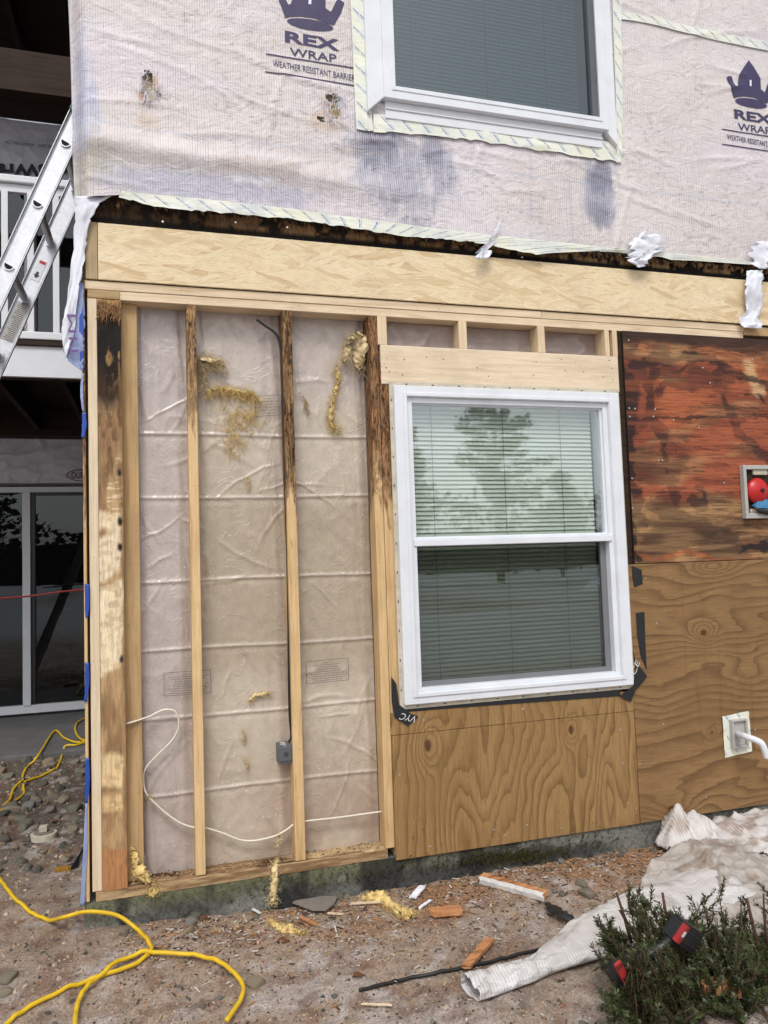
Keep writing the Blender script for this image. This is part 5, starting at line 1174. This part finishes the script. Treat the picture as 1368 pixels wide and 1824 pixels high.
for i in range(125):
    px = random.uniform(330, 1180); py = 1655-(px-155)*.148+random.gauss(4, 9)-2
    if py < 1650-(px-155)*.150: continue
    k_ = random.randrange(9); stone(px, py+3, random.uniform(.009, .024) if random.random() < .7 else random.uniform(.022, .036), '%s pebble along the foot of the foundation %s' % (['grey', 'tan', 'dark'][k_ % 3], 'under the open studs' if px < 690 else 'under the window panel' if px < 1000 else 'next to the heaped tarp'), 'pebbles along the foundation', k=k_)
for i in range(70):
    k_ = random.randrange(9); px = random.uniform(0, 1040); stone(px, random.uniform(1660, 1824), random.uniform(.006, .018), '%s small stone half sunk in the frosty dirt %s' % (['grey', 'tan', 'dark'][k_ % 3], 'around the yellow cord' if px < 430 else 'between cord and hose' if px < 740 else 'near the tarp roll'), 'stones scattered in the foreground dirt', sink=.55, k=k_)
M['grit'] = mat_rock('reddish_grit', S(170, 146, 126), S(200, 190, 180))
gr = MB(); cm = []
def gravel_area(n, fx, r0_, r1_):
    for i in range(n):
        x, y = fx(); r_ = random.uniform(r0_, r1_); z = float(gz(x, y)); b = len(gr.v)
        a = random.random()*6.28; e = [(math.cos(a+k*1.571)*r_*random.uniform(.7, 1.2), math.sin(a+k*1.571)*r_*random.uniform(.6, 1.1)) for k in range(4)]
        gr.v += [(x+q[0], y+q[1], z-.001) for q in e] + [(x+q[0]*.5+.001, y+q[1]*.5, z+r_*random.uniform(.5, .8)) for q in e]
        mi = random.choice([0, 0, 1, 2])
        for k in range(4): gr.f.append((b+k, b+(k+1) % 4, b+4+(k+1) % 4, b+4+k)); gr.mi.append(mi)
        gr.f.append((b+4, b+5, b+6, b+7)); gr.mi.append(mi)
gravel_area(6500, lambda: (random.uniform(-.6, 2.3), random.uniform(-1.3, -.02)), .0018, .006)
gravel_area(1500, lambda: (random.uniform(-1.3, .0), random.uniform(-.4, 2.6)), .003, .014)
o = gr.build('gravel', [M['rock2'], M['grit'], M['rock3']], origin=(0, 0, -.13)); tag(o, 'fine loose gravel spread over the dirt', 'gravel', kind='stuff')
wc_ = MB()
for i in range(3200):
    x = random.uniform(.1, 2.5); y = -abs(random.gauss(0, .22))-.015 if random.random() < .75 else random.uniform(-1.3, -.1); z = float(gz(x, y))+.004
    l = random.choice([random.uniform(.002, .007)]*3+[random.uniform(.005, .018)]); wd = random.uniform(.001, .003)
    wc_.box(-l, l, -wd, wd, -.0008, .0008, m=random.choice([0, 1, 2, 2, 2, 3, 4, 4]), M=Matrix.Translation((x, y, z)) @ Matrix.Rotation(random.random()*3.14, 4, 'Z') @ Matrix.Rotation(random.gauss(0, .25), 4, 'Y'))
o = wc_.build('wood_chips', [M['tan_z'], M['orangewood'], M['grey_x'], M['whitewood'], M['bark']], origin=(0, 0, -.13)); tag(o, 'splinters and chips of wood strewn below the wall', 'wood chips', kind='stuff')
# dead leaves
lf = plain('dead_leaf', S(132, 84, 54), .8, var=.4, vs=30)
for q, lb in [((365, 1642), 'brown dead leaf against the foundation at left'), ((100, 1468), 'brown leaf beside the round cap'), ((640, 1745), 'curled tan leaf in the open dirt'), ((505, 1682), 'rusty leaf scrap below the wool curl')]:
    p = np.array(gp(*q)); mb = MB(); n_ = 7; vv = []
    for i in range(n_+1):
        t = i/n_; wd = .013*math.sin(math.pi*min(t*1.1, 1))**.8
        for s_ in (-1, 0, 1): vv.append((p[0]+(t-.5)*.05, p[1]+s_*wd+t*.01, p[2]+.008+abs(s_)*.006+.006*math.sin(t*5)))
    ff = [(i*3+j, i*3+j+1, i*3+j+4, i*3+j+3) for i in range(n_) for j in range(2)]
    o = mk('leaf', vv, ff, lf, smooth=True, origin=tuple(p)); tag(o, lb, 'leaf'); o.modifiers.new('s', 'SOLIDIFY').thickness = .001
# ------------------------------------------------------------------ debris
def plank(name, a, b_, wd, th, mats, label, cat='wood scrap', tilt=0.0, za=.01, zb=.01, split=None, rough=.004):
    A, B = Vector(gp(*a)), Vector(gp(*b_)); A.z += za; B.z += zb; d_ = (B-A); L = d_.length; d_.normalize(); s_ = Vector((0, 0, 1)).cross(d_).normalized(); u_ = d_.cross(s_)
    Mx = Matrix(((d_.x, s_.x, u_.x, A.x), (d_.y, s_.y, u_.y, A.y), (d_.z, s_.z, u_.z, A.z), (0, 0, 0, 1))) @ Matrix.Rotation(tilt, 4, 'X')
    n_ = 22; vv = []; ff = []; mi = []
    for i in range(n_+1):
        t = i/n_
        for (cy, cz_) in ((-.5, 0), (.0, 0), (.5, 0), (.5, 1), (.25, 1), (0, 1), (-.25, 1), (-.5, 1)):
            ex = rough*random.gauss(0, 1) if abs(cy) < .6 else 0; end = (random.uniform(-.02, .02) if i in (0, n_) else 0)
            vv.append(tuple(Mx @ Vector((t*L+end*(.5 if rough else 0), cy*wd+random.gauss(0, rough*.3), cz_*th+(random.gauss(0, rough*.35) if cz_ else 0)))))
    for i in range(n_):
        for j in range(8): ff.append((i*8+j, (i+1)*8+j, (i+1)*8+(j+1) % 8, i*8+(j+1) % 8)); mi.append((1 if split and j in split else 0))
    ff += [tuple(range(8)), tuple(n_*8+7-j for j in range(8))]; mi += [0, 0]
    o = mk(name, vv, ff, mats, mi=mi, origin=tuple(A), fix=True); return tag(o, label, cat)
plank('wood_scrap', (858, 1572), (972, 1604), .055, .02, [M['orangewood'], M['whitewood']], 'broken board with white painted edge lying below the window', split=(5, 6, 7), tilt=.15, rough=.003)
plank('wood_scrap', (768, 1634), (821, 1630), .05, .018, [M['orangewood'], M['whitewood']], 'short chunky orange wood offcut in the dirt', rough=.004)
plank('wood_scrap', (830, 1736), (873, 1682), .032, .012, [M['orangewood'], M['whitewood']], 'pointed orange wood sliver leaning on the woven tarp roll', za=.02, zb=.01, rough=.003)
plank('wood_scrap', (625, 1615), (680, 1612), .012, .005, [M['fresh_x'], M['whitewood']], 'thin pale splinter beside the yellow wool scrap', rough=.001)
plank('wood_scrap', (648, 1795), (695, 1797), .006, .004, [M['fresh_x'], M['whitewood']], 'thin straight stick at the bottom of the picture', rough=.001)
plank('wood_scrap', (535, 1640), (565, 1654), .012, .006, [M['orangewood'], M['whitewood']], 'small orange splinter below the shingle scrap', rough=.001)
plank('wood_scrap', (583, 1632), (610, 1634), .008, .005, [M['fresh_x'], M['whitewood']], 'pale splinter along the shingle edge', rough=.001)
plank('wood_scrap', (1255, 1795), (1320, 1800), .05, .03, [M['orangewood'], M['whitewood']], 'rotten brown wood chunk in the snow under the shrub', rough=.006, za=.05, zb=.05)
plank('paper_scrap', (450, 1624), (464, 1632), .012, .003, [M['whitewood'], M['whitewood']], 'small white paper strip on the stones', 'paper', rough=.0)
plank('plastic_scrap', (735, 1605), (752, 1585), .03, .006, [M['whitetorn'], M['whitetorn']], 'crumpled white plastic bit by the wool scrap', 'plastic scrap', rough=.003)
plank('plastic_scrap', (748, 1622), (768, 1608), .012, .004, [M['whitetorn'], M['whitetorn']], 'narrow white plastic shred right of the wool scrap', 'plastic scrap', rough=.003)
sg = [gp(*q, dz=.012+.004*(q[0] % 3)) for q in ((521, 1618), (533, 1612), (560, 1606), (601, 1606), (596, 1620), (581, 1632), (556, 1630))]
o = MB().prism(sg, (0, 0, .006)).build('shingle_scrap', M['shingle'], origin=sg[0], fix=True); tag(o, 'flat grey shingle scrap lying on stones under the studs', 'shingle')
gcable('black_strap', [(640, 1768), (680, 1758), (730, 1746), (780, 1736), (850, 1722), (960, 1696)], .006, M['black_rubber'], 'thin black hose lying in the dirt beneath the tarp roll', 'hose')
P_ = catmull([gp(974, 1618, .02), gp(985, 1632, .03), gp(1002, 1642, .03), gp(1022, 1648, .02)], 5)
o = MB().tube(P_, [.010+.012*math.sin(i/len(P_)*3.1)+random.uniform(-.006, .008) for i in range(len(P_))], 7, flat=.5).build('black_film_scrap', M['blackpl'], origin=tuple(P_[0]), smooth=False); tag(o, 'crumpled dark grey plastic scrap touching the tarp', 'plastic scrap')
# cleanout cap
cp = gp(78, 1490); CC = thing('cleanout_cap', 'round white drain cap with a square stub among the stones', 'drain cap', cp)
mb = MB(); mb.tube([(cp[0], cp[1], cp[2]-.01), (cp[0], cp[1], cp[2]+.018), (cp[0], cp[1], cp[2]+.02)], [.062, .062, .058], 28); mb.build('cap_rim', M['white_dirty'], CC, smooth=False)
mb = MB(); mb.tube([(cp[0], cp[1], cp[2]+.021), (cp[0], cp[1], cp[2]+.024)], [.048, .048], 24); mb.build('cap_disc', M['shingle'], CC)
MB().box(cp[0]-.02, cp[0]+.018, cp[1]-.018, cp[1]+.018, cp[2]+.025, cp[2]+.055).build('square_stub', M['white_dirty'], CC, bevel=.003)
# yellow-black tool at the corner
q = gp(112, 1552); TL = thing('strap_buckle', 'small black and yellow clamp lying near the wall corner', 'clamp', q)
MB().box(-.035, .035, -.012, .012, 0, .022, M=Matrix.Translation(q) @ Matrix.Rotation(.1, 4, 'Z')).build('clamp_body', plain('worn_yellow_metal', S(170, 124, 34), .6, var=.5, vs=50), TL, bevel=.004)
MB().tube([(q[0]+.02, q[1], q[2]+.012), (q[0]+.05, q[1]+.02, q[2]+.014), (q[0]+.06, q[1]+.12, q[2]+.02), (q[0]+.075, q[1]+.3, q[2]+.02)], [.014, .012, .006, .006], 8).build('clamp_handle', M['blackpl'], TL, smooth=True)
# ------------------------------------------------------------------ tarps
def rollsheet(name, path, label, m, seed, n=60):
    """path: [(px,py,halfwidth_m,height_m)] flattened crumpled tube lying on the ground"""
    C_ = catmull([np.array(list(gp(a, b_))+[wd, h]) for a, b_, wd, h in path], 12); vv = []; ff = []; k = 40; uv = []
    for i, q in enumerate(C_):
        d_ = (C_[min(i+1, len(C_)-1)]-C_[max(i-1, 0)])[:2]; d_ /= np.linalg.norm(d_)+1e-9; s_ = np.array([-d_[1], d_[0]])
        for j in range(k):
            a = j*2*math.pi/k; wv = 1+.22*(fbm(i*.07+seed, a*1.9, seed, 3)-.5)*1.6; ca, sa_ = math.cos(a), math.sin(a)
            off = s_*ca*q[3]*wv; z = q[2]+q[4]*(.5+.5*sa_)*wv+(.016*(1-abs(2*float(fbm(i*.09+seed, a*1.4+i*.03, seed+4, 3))-1))**3-.004)*(1 if sa_ > -.3 else 0)
            vv.append((q[0]+off[0], q[1]+off[1], max(z, float(gz(q[0]+off[0], q[1]+off[1]))+.003)))
    for i in range(len(C_)-1):
        for j in range(k): ff.append((i*k+j, (i+1)*k+j, (i+1)*k+(j+1) % k, i*k+(j+1) % k))
    vv = np.array(vv); cc = lerpc(S(222, 220, 220), S(204, 200, 198), fbm(vv[:, 0]*9, vv[:, 1]*9, seed))
    cc = lerpc(cc, S(150, 132, 112), ss(.62, .72, fbm(vv[:, 0]*14, vv[:, 1]*14, seed+2))*.5)
    o = mk(name, vv, ff, m, origin=tuple(vv[0]), smooth=True, col=cc); o.modifiers.new('s', 'SOLIDIFY').thickness = .0015; return tag(o, label, 'tarp')
rollsheet('woven_tarp', [(838, 1776, .055, .05), (880, 1762, .058, .045), (930, 1745, .052, .04), (960, 1734, .042, .038), (1000, 1712, .07, .04), (1050, 1686, .11, .045), (1110, 1655, .13, .05), (1180, 1625, .14, .06), (1300, 1590, .15, .07)], 'white woven house wrap roll trailing left from the shrub, flat open end', M['woven'], 3)
def tent(name, outline, peaks, m, label, seed, basec, thick=.0015, nres=90, edge=.01):
    G_ = np.array([gp(*q)[:2] for q in outline]); x0, y0 = G_.min(0); x1, y1 = G_.max(0)
    xs = np.linspace(x0, x1, nres); ys = np.linspace(y0, y1, nres)
    pk = []
    for (px, py, Y, sx) in peaks:
        p = at(px, py, Y); pk.append((p[0], p[1], p[2]-float(gz(p[0], p[1])), sx))
    def fn(x, y):
        h = edge+0*x
        for (a, b_, hh, sx) in pk:
            ang = np.arctan2(y-b_, x-a); d_ = np.hypot(x-a, y-b_); fold = 1+.35*(vn(ang*4+9, seed+0*ang, seed)-.5)*2
            h = np.maximum(h, hh*np.clip(1-d_*fold/sx, 0, 1)**1.25)
        h = h+.022*(1-np.abs(2*fbm(x*5, y*7, seed, 2)-1))**6+.010*(1-np.abs(2*fbm(x*13+y*4, y*12, seed+7, 2)-1))**8+.004*fbm(x*20, y*20, seed+1)
        return x, y, gz(x, y)+h
    v, f, a_, b__ = grid(xs, ys, fn)
    # inside polygon test
    def inside(px, py):
        c_ = np.zeros(len(px), bool); n_ = len(G_)
        for i in range(n_):
            xi, yi = G_[i]; xj, yj = G_[i-1]; t = ((yi > py) != (yj > py)) & (px < (xj-xi)*(py-yi)/(yj-yi+1e-12)+xi); c_ ^= t
        return c_
    fx_, fy_ = v[f][:, :, 0].mean(1), v[f][:, :, 1].mean(1); kp = inside(fx_+.03*(fbm(fx_*9, fy_*9, 4)-.5), fy_+.03*(fbm(fx_*9, fy_*9, 6)-.5))
    used_ = np.unique(f[kp]); rm_ = -np.ones(len(v), int); rm_[used_] = np.arange(len(used_)); v2 = v[used_]; f2 = rm_[f[kp]]
    cc = lerpc(basec[0], basec[1], fbm(v2[:, 0]*7, v2[:, 1]*7+v2[:, 2]*9, seed+3))
    cc = lerpc(cc, basec[2], ss(.55, .7, fbm(v2[:, 0]*12, v2[:, 1]*16, seed+5))*.7)
    o = mk(name, v2, f2, m, origin=tuple(v2[0]), smooth=True, col=cc); o.modifiers.new('s', 'SOLIDIFY').thickness = thick
    return tag(o, label, 'tarp')
tent('woven_tarp', [(1168, 1515), (1200, 1470), (1290, 1490), (1400, 1470), (1500, 1470), (1500, 1560), (1368, 1545), (1280, 1530), (1215, 1540)], [(1206, 1432, -.06, .17), (1236, 1446, -.06, .2), (1300, 1466, -.1, .5), (1368, 1456, -.15, .6)], M['woven'], 'white woven tarp heaped against the foundation at the right edge', 5, (S(214, 210, 208), S(196, 190, 186), S(170, 148, 130)))
tent('plastic_sheet', [(1140, 1598), (1150, 1575), (1185, 1545), (1230, 1525), (1368, 1520), (1480, 1560), (1480, 1760), (1368, 1740), (1290, 1720), (1200, 1670), (1150, 1630)], [(1283, 1512, -.35, .50), (1345, 1560, -.45, .5), (1215, 1560, -.38, .28)], M['film'], 'crumpled translucent beige plastic sheet behind the shrub', 9, (S(212, 206, 200), S(190, 182, 174), S(160, 140, 122)), nres=160)
# ------------------------------------------------------------------ shrub, snow, drill
sb = np.array(gp(1275, 1815)); SH = thing('yew_shrub', 'cut back dark green yew shrub in the lower right corner', 'shrub', tuple(sb))
st = MB(); nd = MB()
def needle_spray(P_, dirs, n, ln):
    for k in range(n):
        t = (k+.5)/n*(len(P_)-1); i = int(t); q = np.array(P_[i])*(1-(t-i))+np.array(P_[min(i+1, len(P_)-1)])*(t-i)
        ax = np.array(dirs)/np.linalg.norm(dirs); s_ = np.cross(ax, rng.normal(0, 1, 3)); s_ /= np.linalg.norm(s_)+1e-9
        d_ = s_*.85+ax*.6; d_ /= np.linalg.norm(d_); w_ = np.cross(d_, ax); w_ /= np.linalg.norm(w_)+1e-9; l = ln*random.uniform(.7, 1.15); wd = .0025
        a = q; b_ = q+d_*l*.55; e = q+d_*l
        nd.quad(a-w_*wd*.5, b_-w_*wd, e, b_+w_*wd)
ends = []
for i in range(200):
    px = random.uniform(1072, 1400); py = random.uniform(1592, 1815); 
    if px < 1110 and py < 1650: py += 60
    if py < 1640 and random.random() < .25: continue
    Yt = random.uniform(-1.28, -.92) if py > 1700 else random.uniform(-1.12, -.88)
    E_ = np.array(at(px, py, Yt)); E_[2] = max(E_[2], -.08)
    base = sb+np.array([random.gauss(.05, .14), random.gauss(.06, .07), -.02]); base[0] = min(base[0]*.55+E_[0]*.45, 9)
    mid = base*.45+E_*.55+np.array([random.gauss(0, .02), random.gauss(0, .015), -.02]); P_ = catmull([base, mid, E_], 6)
    st.tube([tuple(q) for q in P_], [.005*(1-.75*k/len(P_)) for k in range(len(P_))], 6)
    L_ = len(P_); ax = E_-mid
    needle_spray(P_[L_//3:], ax, 60, .016)
    for k in range(random.randint(4, 9)):
        a = P_[random.randrange(L_//3, L_)]; d_ = ax/np.linalg.norm(ax)*.6+rng.normal(0, .6, 3)+np.array([0, 0, .35]); d_ /= np.linalg.norm(d_); l = random.uniform(.025, .085); e = a+d_*l
        st.tube([tuple(a), tuple((a+e)/2+rng.normal(0, .003, 3)), tuple(e)], [.0022, .0016, .0008], 5); needle_spray([a, (a+e)/2, e], d_, int(20+l*330), .016)
for i in range(64):
    px, py = random.uniform(1118, 1205), random.uniform(1684, 1765); E_ = np.array(at(px, py, -1.24)); B_ = E_+np.array([random.gauss(.02, .03), random.gauss(0, .02), -.10]); P_ = [B_, (B_+E_)/2+rng.normal(0, .004, 3), E_]
    st.tube([tuple(q) for q in P_], [.0025, .002, .001], 5); needle_spray(P_, E_-B_, 46, .016)
for (px, py, bxp, byp, r_) in ((1098, 1590, 1125, 1680, .005), (1105, 1622, 1145, 1690, .006), (1180, 1590, 1200, 1660, .005), (1330, 1600, 1352, 1690, .006), (1360, 1592, 1366, 1680, .004), (1275, 1650, 1275, 1720, .004), (1320, 1610, 1318, 1700, .003), (1240, 1640, 1250, 1720, .004)):
    a, b_ = at(px, py, -1.0), at(bxp, byp, -1.05); st.tube([a, tuple((np.array(a)+np.array(b_))/2+rng.normal(0, .004, 3)), b_], [r_*.8, r_, r_*1.2], 7)
st.build('stems', M['twig'], SH, smooth=True); nd.build('foliage', M['yew'], SH)
# snow under shrub
for i, (px, py, rx, ry, hh, lb) in enumerate([(1275, 1770, .15, .10, .06, 'old snow mound beneath the shrub'), (1180, 1808, .06, .05, .03, 'small snow patch at the lower edge beneath the shrub'), (1350, 1750, .12, .12, .06, 'snow patch at the right edge beneath the shrub')]):
    c0 = np.array(gp(px, py)); xs = np.linspace(-1, 1, 40)
    v, f, a_, b__ = grid(xs, xs, lambda u, t: (c0[0]+u*rx, c0[1]+t*ry, gz(c0[0]+u*rx, c0[1]+t*ry)-.012+hh*np.clip(1-(u*u+t*t)-.9*(fbm(u*3+i, t*3, 7)-.4), 0, 1)**.6))
    tag(mk('snow', v, f, M['snow'], smooth=True, origin=tuple(c0)), lb, 'snow', kind='structure')
DR = thing('cordless_drill', 'black and red cordless drill lying in the shrub', 'power tool', at(1170, 1700, -1.1))
def M_at(px, py, Y, e): return Matrix.Translation(at(px, py, Y)) @ Matrix.Rotation(e[2], 4, 'Y') @ Matrix.Rotation(e[0], 4, 'X') @ Matrix.Rotation(e[1], 4, 'Z')
Mb = M_at(1218, 1662, -1.17, (.15, .25, R(38)))
MB().box(-.05, .045, -.03, .03, -.033, .028, M=Mb).box(-.04, .036, -.034, -.03, -.022, .018, M=Mb).box(-.047, .042, -.027, .027, .028, .034, M=Mb).build('battery', M['blackpl'], DR, bevel=.006)
MB().box(-.058, -.051, -.031, -.016, -.03, .030, M=Mb).box(-.056, -.040, -.0335, -.0305, -.03, .030, M=Mb).build('battery_latch', M['redtool'], DR, bevel=.004)
MB().box(-.054, -.043, -.0345, -.0337, -.006, .012, M=Mb).build('latch_badge', M['whiteprint'], DR)
hd = catmull([np.array(at(1196, 1672, -1.165)), np.array(at(1178, 1686, -1.16)), np.array(at(1160, 1697, -1.155)), np.array(at(1140, 1710, -1.15))], 5)
MB().tube([tuple(q) for q in hd], [.019, .018, .016, .015, .014, .014, .015, .016, .018, .019, .020, .020, .021, .022, .022, .022][:len(hd)], 14).build('grip', M['blackpl'], DR, smooth=True)
mo_ = catmull([np.array(at(1150, 1706, -1.13)), np.array(at(1128, 1722, -1.16)), np.array(at(1108, 1733, -1.19)), np.array(at(1101, 1737, -1.20))], 5)
MB().tube([tuple(q) for q in mo_], [.028+.014*math.sin(min(1, i/9)*1.57) if i < 13 else [.028, .018, .006][min(i-13, 2)] for i in range(len(mo_))], 20).build('motor_housing', M['blackpl'], DR, smooth=True)
Mv = M_at(1108, 1731, -1.232, (.0, .1, R(60)))
MB().box(-.036, .036, -.004, .006, -.013, .013, M=Mv).build('vent_panel', M['redtool'], DR, bevel=.005)
sl_ = MB()
for s_ in (-1, 1):
    for k in range(3): sl_.box(s_*.022-.007, s_*.022+.007, -.0048, -.0042, -.0085+k*.007, -.0055+k*.007, M=Mv)
sl_.build('vent_slots', M['darkhole'], DR)
# ------------------------------------------------------------------ behind the viewer (mirrored in the glass)
def conifer(x, y, h, label, dens=1.0, sc=1.0, base=.25):
    z0 = float(gz(x, y)); T_ = thing('pine_tree', label, 'pine tree', (x, y, z0))
    tr_ = MB().tube([(x, y, z0-.1), (x+.05, y, z0+h*.5), (x, y, z0+h)], [h*.022, h*.014, .01], 8); tr_.build('trunk', M['bark'], T_, smooth=True)
    lv = MB(); r_ = random.Random(int(x*10)); k = 0
    for b_ in range(int(64*dens)):
        t = base+(1-base)*(b_/(64*dens)); zz = z0+h*t; L = h*.27*sc*(1-t)**.7*r_.uniform(.5, 1.2)+.15; a = r_.random()*6.283; tip = np.array([x+math.cos(a)*L, y+math.sin(a)*L, zz+L*r_.uniform(-.02, .3)])
        o_ = np.array([x, y, zz]); lv.tube([tuple(o_), tuple(tip)], [.03, .008], 4, m=1)
        for c_ in range(int(34*L)+12):
            u = r_.uniform(.25, 1); q = o_*(1-u)+tip*u+np.array([r_.gauss(0, .10), r_.gauss(0, .10), r_.gauss(.04, .07)]); 
            for e in range(3):
                d1 = np.array([r_.gauss(0, 1), r_.gauss(0, 1), r_.gauss(.3, .8)]); d1 /= np.linalg.norm(d1); d2 = np.cross(d1, [r_.gauss(0, 1), r_.gauss(0, 1), 1]); d2 /= np.linalg.norm(d2); s_ = .09
                lv.quad(q-d2*s_*.4, q+d1*s_-d2*.02, q+d1*s_*1.6, q+d2*s_*.4)
    lv.build('crown', [M['pine'], M['bark']], T_)
conifer(11.65, -21, 7.7, 'tall ragged pine mirrored in the upper sash of the window', 1.0, 1.35, .3)
conifer(8.3, -21, 5.4, 'shorter pine mirrored at the left edge of the upper sash')
conifer(-7, -24, 8, 'pine out of view to the left behind the viewer')
conifer(17.5, -27, 4.6, 'low pine standing right of the tall mirrored one', 1.0, 1.5)
wd_ = MB(); rr = random.Random(3)
for i in range(9000):
    x = rr.uniform(-60, 75); y = -42+rr.gauss(0, 3)+abs(x)*.05; H_ = 2.6+3.4*float(fbm(x*.35, 3, 9)); z = H_*rr.random()**.8; s_ = rr.uniform(.12, .45)
    a = rr.random()*6.28; wd_.quad((x, y, z), (x+s_*math.cos(a), y+s_*.4, z+s_*.3), (x+s_*.4, y, z+s_*1.1), (x-s_*.5, y+.2, z+s_*.7))
wd_.box(-70, 80, -47, -46.5, -.5, 3.0)
tag(wd_.build('woodland', M['wood'], origin=(0, -42, 0)), 'distant strip of bare winter woodland behind the viewer', 'woodland', kind='stuff')
for (bx_, by_, l_, lb) in ((15, -14, 4.2, 'long bank of ploughed snow behind the viewer'), (2, -9.5, 2.2, 'short snow bank behind the viewer at left')):
    xs = np.linspace(-1, 1, 60); v, f, a_, b__ = grid(xs, xs, lambda u, t: (bx_+u*l_, by_+t*1.4, gz(bx_+u*l_, by_+t*1.4)+.75*np.clip(1-u*u-t*t, 0, 1)**.5*(.6+.6*fbm(u*4, t*3, 5))-.02))
    tag(mk('snow_bank', v, f, M['snow'], smooth=True, origin=(bx_, by_, 0)), lb, 'snow bank', kind='structure')
